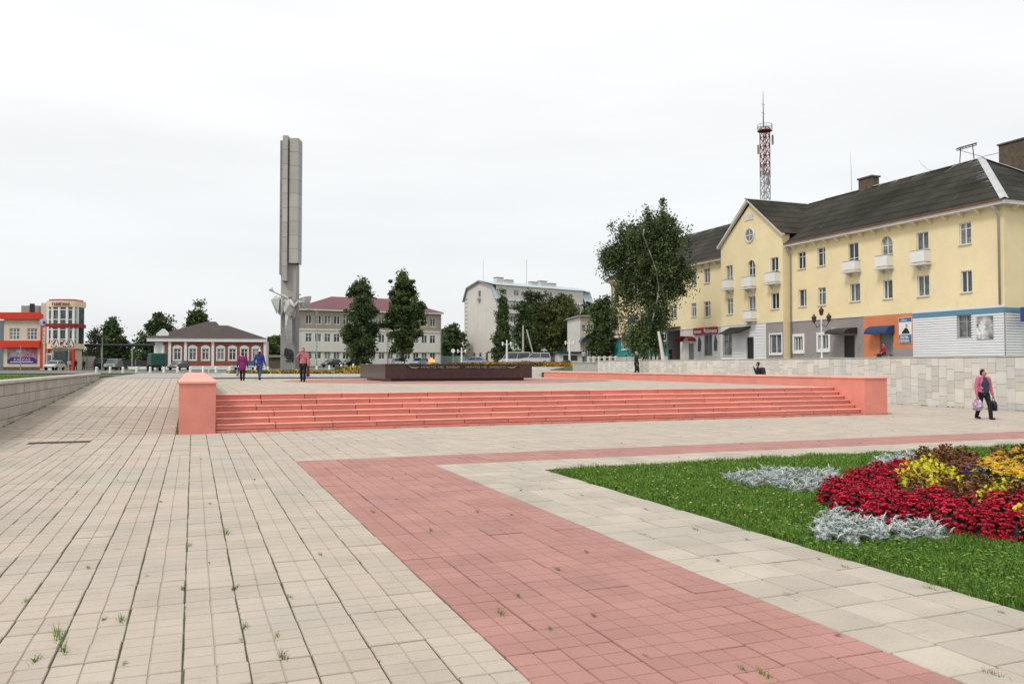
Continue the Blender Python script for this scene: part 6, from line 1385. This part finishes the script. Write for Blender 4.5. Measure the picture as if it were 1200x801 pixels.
# ================================================================== vehicles
M['tyre'] = mat('tyre', (.02, .02, .02), .85, .1); M['rim'] = mat('rim', (.35, .35, .36), .35, .1, metal=.7); M['lamp_glass'] = mat('headlamp', (.6, .6, .58), .15, .1); M['tail'] = mat('tail_lamp', (.3, .015, .015), .3, .1)
wheel_t = MB().lathe([(.19, -.1), (.30, -.1), (.325, -.06), (.325, .06), (.30, .1), (.19, .1)], 16).mesh('tyre', M['tyre'], True); wheel_r = MB().lathe([(.02, -.075), (.19, -.07), (.195, .07), (.02, .085)], 12).mesh('rim', M['rim'])
CARP = dict(sedan=([(-2.1, .35), (-2.12, .75), (-1.95, .95), (-1.1, 1.0), (.75, .98), (1.85, .82), (2.1, .62), (2.1, .35)], (-1.75, -1.05, .35, 1.05, 1.45), .8),
            suv=([(-2.05, .42), (-2.1, .9), (-2.05, 1.05), (.9, 1.05), (1.9, .98), (2.1, .75), (2.08, .42)], (-2.05, -1.85, .45, 1.05, 1.72), .84), van=([(-2.3, .4), (-2.35, 1.0), (-2.3, 1.15), (1.6, 1.12), (2.2, .9), (2.32, .6), (2.3, .4)], (-2.3, -2.2, 1.1, 1.75, 2.0), .9))
def car(kind, label, px, zc_, face, col, py=432):
    pr, (cb0, cb1, ct1, cf, ht), hwd = CARP[kind]; p = D(px, py, zc_); t = thing('parked_car', label, 'car', (p.x, p.y, tz(p.x, p.y)+.012), math.atan2(face[1], face[0]), 'cars around the square')
    paint = mat('car_paint', col, .3, .04, spec=.5)
    bm = bmesh.new(); vs = [bm.verts.new((x, -hwd, z)) for x, z in pr]; bm.faces.new(vs); r = bmesh.ops.extrude_face_region(bm, geom=bm.faces[:]); bmesh.ops.translate(bm, vec=(0, 2*hwd, 0), verts=[g for g in r['geom'] if isinstance(g, bmesh.types.BMVert)])
    bmesh.ops.recalc_face_normals(bm, faces=bm.faces); bmesh.ops.bevel(bm, geom=bm.edges[:], offset=.07, segments=2, affect='EDGES')
    me = bpy.data.meshes.new('car_body'); bm.to_mesh(me); bm.free(); me.materials.append(paint); obj('car_body', me, t)
    zb = pr[3][1]-.03; wi = hwd-.06; wo = hwd-.2
    g = MB(); hull([(cb0, s*wi, zb) for s in (-1, 1)] + [(cf, s*wi, zb) for s in (-1, 1)] + [(cb1, s*wo, ht-.04) for s in (-1, 1)] + [(ct1, s*wo, ht-.04) for s in (-1, 1)], g); gl = g.build('glazing', M['glass'], t)
    g = MB(); hull([(cb1-.06, s*wo, ht-.05) for s in (-1, 1)] + [(ct1+.06, s*wo, ht-.05) for s in (-1, 1)] + [(cb1+.1, s*(wo-.06), ht+.02) for s in (-1, 1)] + [(ct1-.12, s*(wo-.06), ht+.02) for s in (-1, 1)], g); g.build('roof_panel', paint, t)
    for s in (-1, 1):
        for xa, xb in ((cb0, cb1), ((cb0+cf)/2-.1, (cb1+ct1)/2), (cf, ct1)): MB().bar((xa, s*(wi+.005), zb), (xb, s*(wo+.005), ht-.03), .035, 5).build('pillar', paint, gl)
        MB().bevbox(pr[-2][0]-.1, pr[-2][0]+.02, s*(hwd-.25)-.16, s*(hwd-.25)+.16, .58, .74, .02).build('headlight', M['lamp_glass'], t); MB().bevbox(pr[1][0]-.01, pr[1][0]+.1, s*(hwd-.2)-.12, s*(hwd-.2)+.12, .68, .86, .02).build('tail_light', M['tail'], t)
        for x in (-1.3, 1.3):
            wh = thing('wheel', None, None, (x, s*(hwd-.09), .325)); wh.parent = t; wh.rotation_euler = (math.pi/2, 0, 0); obj('tyre', wheel_t, wh); obj('rim', wheel_r, wh)
    MB().bevbox(pr[-1][0]-.05, pr[-1][0]+.06, -hwd+.1, hwd-.1, .36, .52, .02).build('bumper', M['black_metal'], t); MB().bevbox(pr[0][0]-.06, pr[0][0]+.05, -hwd+.1, hwd-.1, .36, .54, .02).build('bumper', M['black_metal'], t)
    return t
car('sedan', 'white car parked outside the corner shop', 64, 122, cdir(.15, -1), (.55, .56, .56)); car('suv', 'grey car driving towards the plaza beside the overhead pipe', 133, 122, cdir(.2, -1), (.2, .2, .2)); car('van', 'dark blue van standing under the overhead pipe', 120, 150, cdir(-.2, 1), (.02, .03, .06))
car('sedan', 'dark grey car parked before the portal of the brick house', 210, 124, cdir(-.1, -1), (.13, .13, .13)); car('sedan', 'blue car passing in front of the brick house', 290, 118, cdir(-1, .1), (.06, .12, .25)); car('sedan', 'dark grey car parked at the white office building near the monument', 389, 142, cdir(-.5, -.9), (.09, .10, .11))
car('sedan', 'charcoal car parked before the shorter dark tree', 411, 140, cdir(-.5, -.9), (.06, .065, .07)); car('sedan', 'silver car parked behind the flower bed by the taller tree', 466, 138, cdir(.3, -1), (.35, .37, .4)); car('sedan', 'pale blue car parked behind the eternal flame', 492, 132, cdir(-.4, -1), (.25, .32, .38))
car('sedan', 'silver blue car parked below the gable of the five storey block', 556, 124, cdir(-1, .25), (.28, .33, .42), 425); car('van', 'white minivan parked behind the shrubs near the street lamp', 604, 118, cdir(-1, .2), (.55, .56, .55), 424); car('suv', 'white car parked beside the minivan behind the shrubs', 628, 114, cdir(-1, .1), (.55, .56, .57), 424); car('sedan', 'dark car in the shade of the olive green tree', 645, 128, cdir(-1, .1), (.05, .05, .055), 424)
p = D(183, 435, 106); tk = thing('army_truck', 'dark green truck with a box body parked near the brick house', 'truck', (p.x, p.y, tz(p.x, p.y)+.012), math.atan2(*reversed(cdir(-.55, .83))))
tk.scale = (.82, .9, .9); grn = mat('truck_green', (.02, .075, .06), .55, .1)
MB().bevbox(-2.4, .7, -1.05, 1.05, .75, 2.55, .12).build('box_body', grn, tk); MB().bevbox(.8, 1.9, -.95, .95, .7, 2.1, .15).build('cab', grn, tk); MB().bevbox(1.9, 2.8, -.8, .8, .65, 1.3, .1).build('bonnet', grn, tk); MB().box(-2.3, 2.7, -.4, .4, .5, .74).build('chassis', M['black_metal'], tk)
MB().bevbox(-2.43, -2.4, -.35, .35, 1.0, 2.2, .01).build('rear_door', grn, tk); MB().box(1.9, 1.93, -.7, .7, 1.45, 1.95).build('windscreen', M['glass'], tk)
for s in (-1, 1):
    MB().box(1.1, 1.7, s*.951-.005, s*.951+.005, 1.4, 1.9).build('side_window', M['glass'], tk); MB().bevbox(-2.45, -2.4, s*.85-.08, s*.85+.08, .8, .95, .01).build('tail_light', M['tail'], tk)
    for x in (-1.5, 1.9): wh = thing('wheel', None, None, (x, s*.8, .45)); wh.parent = tk; wh.rotation_euler = (math.pi/2, 0, 0); wh.scale = (1.4,)*3; obj('tyre', wheel_t, wh); obj('rim', wheel_r, wh)

# ================================================================== street furniture
bl = MB().lathe([(.13, 0), (.12, .1), (.10, .5), (.105, .58), (.06, .62)], 10).mesh('bollard', M['white'], True)
for px in [113, 129, 144, 160, 176, 192, 208, 223, 238, 253, 269, 284, 299, 314, 371, 386, 400, 414, 430]:
    d = ray(px, 436); t_ = 84.2/d.y; x = d.x*t_; tag(obj('bollard', bl, None, (x, 84.2, tz(x, 84.2))), 'short white bollard in the row along the road edge', 'bollard', 'bollards along the road')
xa, xb = [ray(px, 436).x/ray(px, 436).y*85.2 for px in (222, 310)]
lr = thing('low_railing', 'low white pipe railing behind the bollards before the brick house', 'railing', (0, 0, 0)); zb = tz((xa+xb)/2, 85.2)
MB().bar((xa, 85.2, zb+.62), (xb, 85.2, zb+.62), .05, 6).build('rail', M['white'], lr)
for k in range(5): x = xa+(xb-xa)*k/4; MB().bar((x, 85.2, zb-.1), (x, 85.2, zb+.6), .045, 6).build('post', M['white'], lr)
def post(name, label, px, ytop, zc_, r=.06, m='steel', extra=None, group=None, lean=(0, 0), z0=None):
    p = D(px, 430, zc_); z0 = tz(p.x, p.y) if z0 is None else z0; h = D(px, ytop, zc_).z - z0
    t = thing(name, label, 'lamp' if 'lamp' in name else 'pole', (p.x, p.y, z0), -PSI, group); MB().tube([(0, 0, -.2), (lean[0]*.5, 0, h*.5), (lean[0], 0, h)], [r*1.3, r*1.1, r*.8], 8).build('post', M[m], t)
    if extra: extra(t, h)
    return t
def lant(t, h):
    for sx in (-.42, .42):
        MB().tube([(0, 0, h-.5), (sx*.6, 0, h-.45), (sx, 0, h-.2)], .03, 6).build('arm', M['white'], t); MB().lathe([(.03, -.42), (.075, -.36), (.09, -.08), (.03, 0)], 8, (sx, 0, h-.2)).build('lantern', M['white'], t)
def arm(t, h): MB().tube([(0, 0, h), (-.3, 0, h+.35), (-1.1, 0, h+.45)], .05, 6).build('arm', M['steel'], t); MB().bevbox(-1.7, -1.05, -.12, .12, h+.38, h+.52, .03).build('lamp_head', M['grey_paint'], t)
post('street_lamp', 'white twin lantern street lamp in front of the narrow conical tree', 594, 398, 82, .09, 'white', lant); post('street_lamp', 'white twin lantern street lamp before the olive green tree', 667.5, 397, 86, .09, 'white', lant); post('street_lamp', 'white twin lantern lamp beside the silver blue car', 541, 407, 90, .09, 'white', lant)
post('street_lamp', 'tall thin street lamp with curved arm before the white office building', 371, 366, 135, .08, 'steel', arm)
post('utility_pole', 'pale concrete utility pole with a slanted prop between the dark trees', 613, 381, 120, .13, 'coping', lambda t, h: MB().tube([(.5, 0, h*.9), (2.0, 0, -.1)], .1, 7).build('prop', M['coping'], t))
for px, yt, zc_, lab in ((24, 405, 126, 'thin steel pole in front of the blue billboard'), (55.5, 409, 126, 'thin steel pole before the shop tower pier'), (80.5, 383, 120, 'tall dark pole before the glazed shop tower'), (119.5, 395, 135, 'thin pole beside the dark blue van')): post('steel_pole', lab, px, yt, zc_, .07, 'grey_paint')
post('round_road_sign', 'small round white road sign on a post near the white office building', 531, 411, 110, .05, 'steel', lambda t, h: MB().lathe([(.26, -.02), (.28, 0), (.26, .02)], 16).build('disc', M['white'], t))
for o in list(bpy.data.objects):
    if o.name.startswith('disc') and o.parent and o.parent.name.startswith('round_road_sign'): o.rotation_euler = (math.pi/2, 0, 0); o.location = (0, -.08, D(531, 411, 110).z - o.parent.location.z)
# three lantern lamp on the terrace, pale leaning pole
p = onX(963, 418, 42.5); tl = thing('street_lamp', 'pale post with three dark lanterns on the terrace before the grey shop wall', 'lamp', (p.x, p.y, 2.06), 0); h = onX(963.3, 371, 42.5).z-2.06
MB().tube([(0, 0, -.1), (0, 0, .5), (0, 0, h)], [.1, .06, .045], 8).build('post', M['white'], tl)
bronze = mat('lantern_brown', (.06, .035, .028), .5)
for (dx, dy, dz) in ((0, 0, .15), (.12, -.62, -.35), (-.12, .62, -.35)):
    if dz < 0: MB().tube([(0, 0, h-.55), (dx*.6, dy*.6, h-.75), (dx, dy, h+dz-.05)], .03, 6).build('arm', M['black_metal'], tl)
    ln = MB().lathe([(.06, 0), (.12, .05), (.19, .38), (.2, .4), (.08, .52), (.02, .66)], 6, (dx, dy, h+dz-.05)).build('lantern', bronze, tl)
    MB().lathe([(.125, .08), (.185, .36)], 6, (dx*1.001, dy*1.001, h+dz-.05)).build('lantern_glass', M['glass'], ln)
post('leaning_pole', 'pale slightly leaning pole beside the birch on the terrace', 778, 388, 70, .13, 'white_render', z0=2.05, lean=(-.45, 0))
# overhead pipe beside the shop
pa_, pb_ = D(92.5, 404.5, 150), D(180, 404.5, 150); pg = thing('overhead_pipe', 'black insulated overhead pipe on posts between shop and brick house', 'pipe', (0, 0, 0))
MB().tube([pa_, pb_], .28, 10).build('pipe', M['black_metal'], pg)
for px in (97, 119, 155, 176): q = D(px, 404.5, 150.2); MB().bar((q.x, q.y, .9), (q.x, q.y, q.z-.25), .12, 6).build('support', M['steel'] if px in (119, 155) else M['black_metal'], pg)
# dark fence and wall pieces along the far road
def fence(px0, px1, zc_, h, m, label):
    a = D(px0, 430, zc_); b = D(px1, 430, zc_); t = thing('fence', label, 'fence', (a.x, a.y, tz(a.x, a.y)), math.atan2(b.y-a.y, b.x-a.x)); l = (b-a).length; n = max(2, int(l/2.4))
    for k in range(n): MB().box(l*k/n+.06, l*(k+1)/n-.06, -.03, .03, .08, h).build('fence_panel', m, t); MB().box(l*k/n-.06, l*k/n+.058, -.06, .06, 0, h+.1).build('post', M['grey_paint'], t)
    return t
fence(140, 178, 158, 1.7, mat('fence_dark', (.04, .045, .05), .7), 'dark panel fence under the overhead pipe'); fence(313, 330, 160, 1.4, M['brick'], 'brown fence beside the brick house'); fence(517, 545, 175, 2.2, mat('fence_green', (.22, .28, .27), .7), 'pale green panel fence beside the white office building'); fence(92, 112, 150, 2.4, M['white_render'], 'pale wall panels beside the shop tower')
fence(150, 176, 140, .55, M['white'], 'low white wall at the roadside behind the bollards')
lf = thing('low_fence', 'low pale rail fence beside the cream house', 'fence', (0, 0, 0)); a = D(690, 430, 95); b = D(722, 430, 88)
for k in range(6): q = a.lerp(b, k/5); z = tz(q.x, q.y); MB().bevbox(q.x-.12, q.x+.12, q.y-.12, q.y+.12, z-.1, z+.75, .02).build('post', M['white_render'], lf)
za, zb = tz(a.x, a.y), tz(b.x, b.y); MB().bar((a.x, a.y, za+.6), (b.x, b.y, zb+.6), .05).build('rail', M['white_render'], lf)

# ================================================================== lattice tower
tp_ = D(897, 240, 140); zt = D(897, 150, 140).z; z0 = 1.5; red = mat('tower_red', (.17, .03, .03), .6); wht = mat('tower_white', (.36, .37, .38), .6)
tw = thing('lattice_tower', 'red and white steel lattice mast with antennas behind the yellow building', 'mast', (tp_.x, tp_.y, z0), .3); Ht = zt-z0
def hwz(z): return 2.0 - (2.0-.58)*min(1, z/(Ht*.55))
nb = 26
for cx, cy in ((-1, -1), (1, -1), (1, 1), (-1, 1)):
    for k in range(2):
        a, b = (0, D(897, 208, 140).z-z0) if k == 0 else (D(897, 208, 140).z-z0, Ht)
        P_ = [(cx*hwz(a+(b-a)*j/6), cy*hwz(a+(b-a)*j/6), a+(b-a)*j/6) for j in range(7)]; MB().tube(P_, .09, 5).build('tower_leg', wht if k == 0 else red, tw)
for k in range(2):
    mb = MB(); zs = D(897, 208, 140).z-z0
    for j in range(nb):
        a, b = Ht*j/nb, Ht*(j+1)/nb
        if ((a+b)/2 > zs) != (k == 1): continue
        c = [(-1, -1), (1, -1), (1, 1), (-1, 1)]
        for i_ in range(4):
            p0, p1 = c[i_], c[(i_+1) % 4]; ha, hb = hwz(a), hwz(b)
            mb.bar((p0[0]*ha, p0[1]*ha, a), (p1[0]*hb, p1[1]*hb, b), .045, 4); mb.bar((p1[0]*ha, p1[1]*ha, a), (p0[0]*hb, p0[1]*hb, b), .06, 4); mb.bar((p0[0]*hb, p0[1]*hb, b), (p1[0]*hb, p1[1]*hb, b), .06, 4)
    tag(mb.build('bracing', wht if k == 0 else red, tw), kind='stuff')
mb = MB(); mb.lathe([(.75, 0), (1.25, .02), (1.25, .1), (.75, .12)], 12, (0, 0, Ht-.6)); mb.build('platform', red, tw)
mb = MB()
for z in (.6, 1.1):
    mb.tube([(1.25*math.cos(t*math.pi/6), 1.25*math.sin(t*math.pi/6), Ht-.6+z) for t in range(13)], .05, 5)
for t in range(8): mb.bar((1.25*math.cos(t*.785), 1.25*math.sin(t*.785), Ht-.5), (1.25*math.cos(t*.785), 1.25*math.sin(t*.785), Ht+.5), .04, 4)
mb.build('guard_rail', wht, tw)
MB().tube([(-.4, 0, Ht), (-.4, 0, D(893, 108, 140).z-z0)], [.12, .03], 6).build('top_aerial', red, tw)
for dz in (2.5, 4.0): MB().bar((-1.0, 0, Ht+dz), (.2, 0, Ht+dz), .03, 4).build('aerial_arm', wht, tw)
for (dx, dy, py, hh) in ((-1.15, -.3, 196, 1.6), (1.2, .2, 203, 2.0), (1.1, -.8, 160, 1.4), (-1.1, .6, 172, 1.3)): z = D(897, py, 140).z-z0; MB().bevbox(dx-.16, dx+.16, dy-.1, dy+.1, z-hh, z+hh*.2, .03).build('antenna_panel', M['grey_paint'], tw); MB().bar((dx*.6, dy, z-hh*.5), (dx*.9, dy, z-hh*.5), .05, 4).build('antenna_mount', wht, tw)
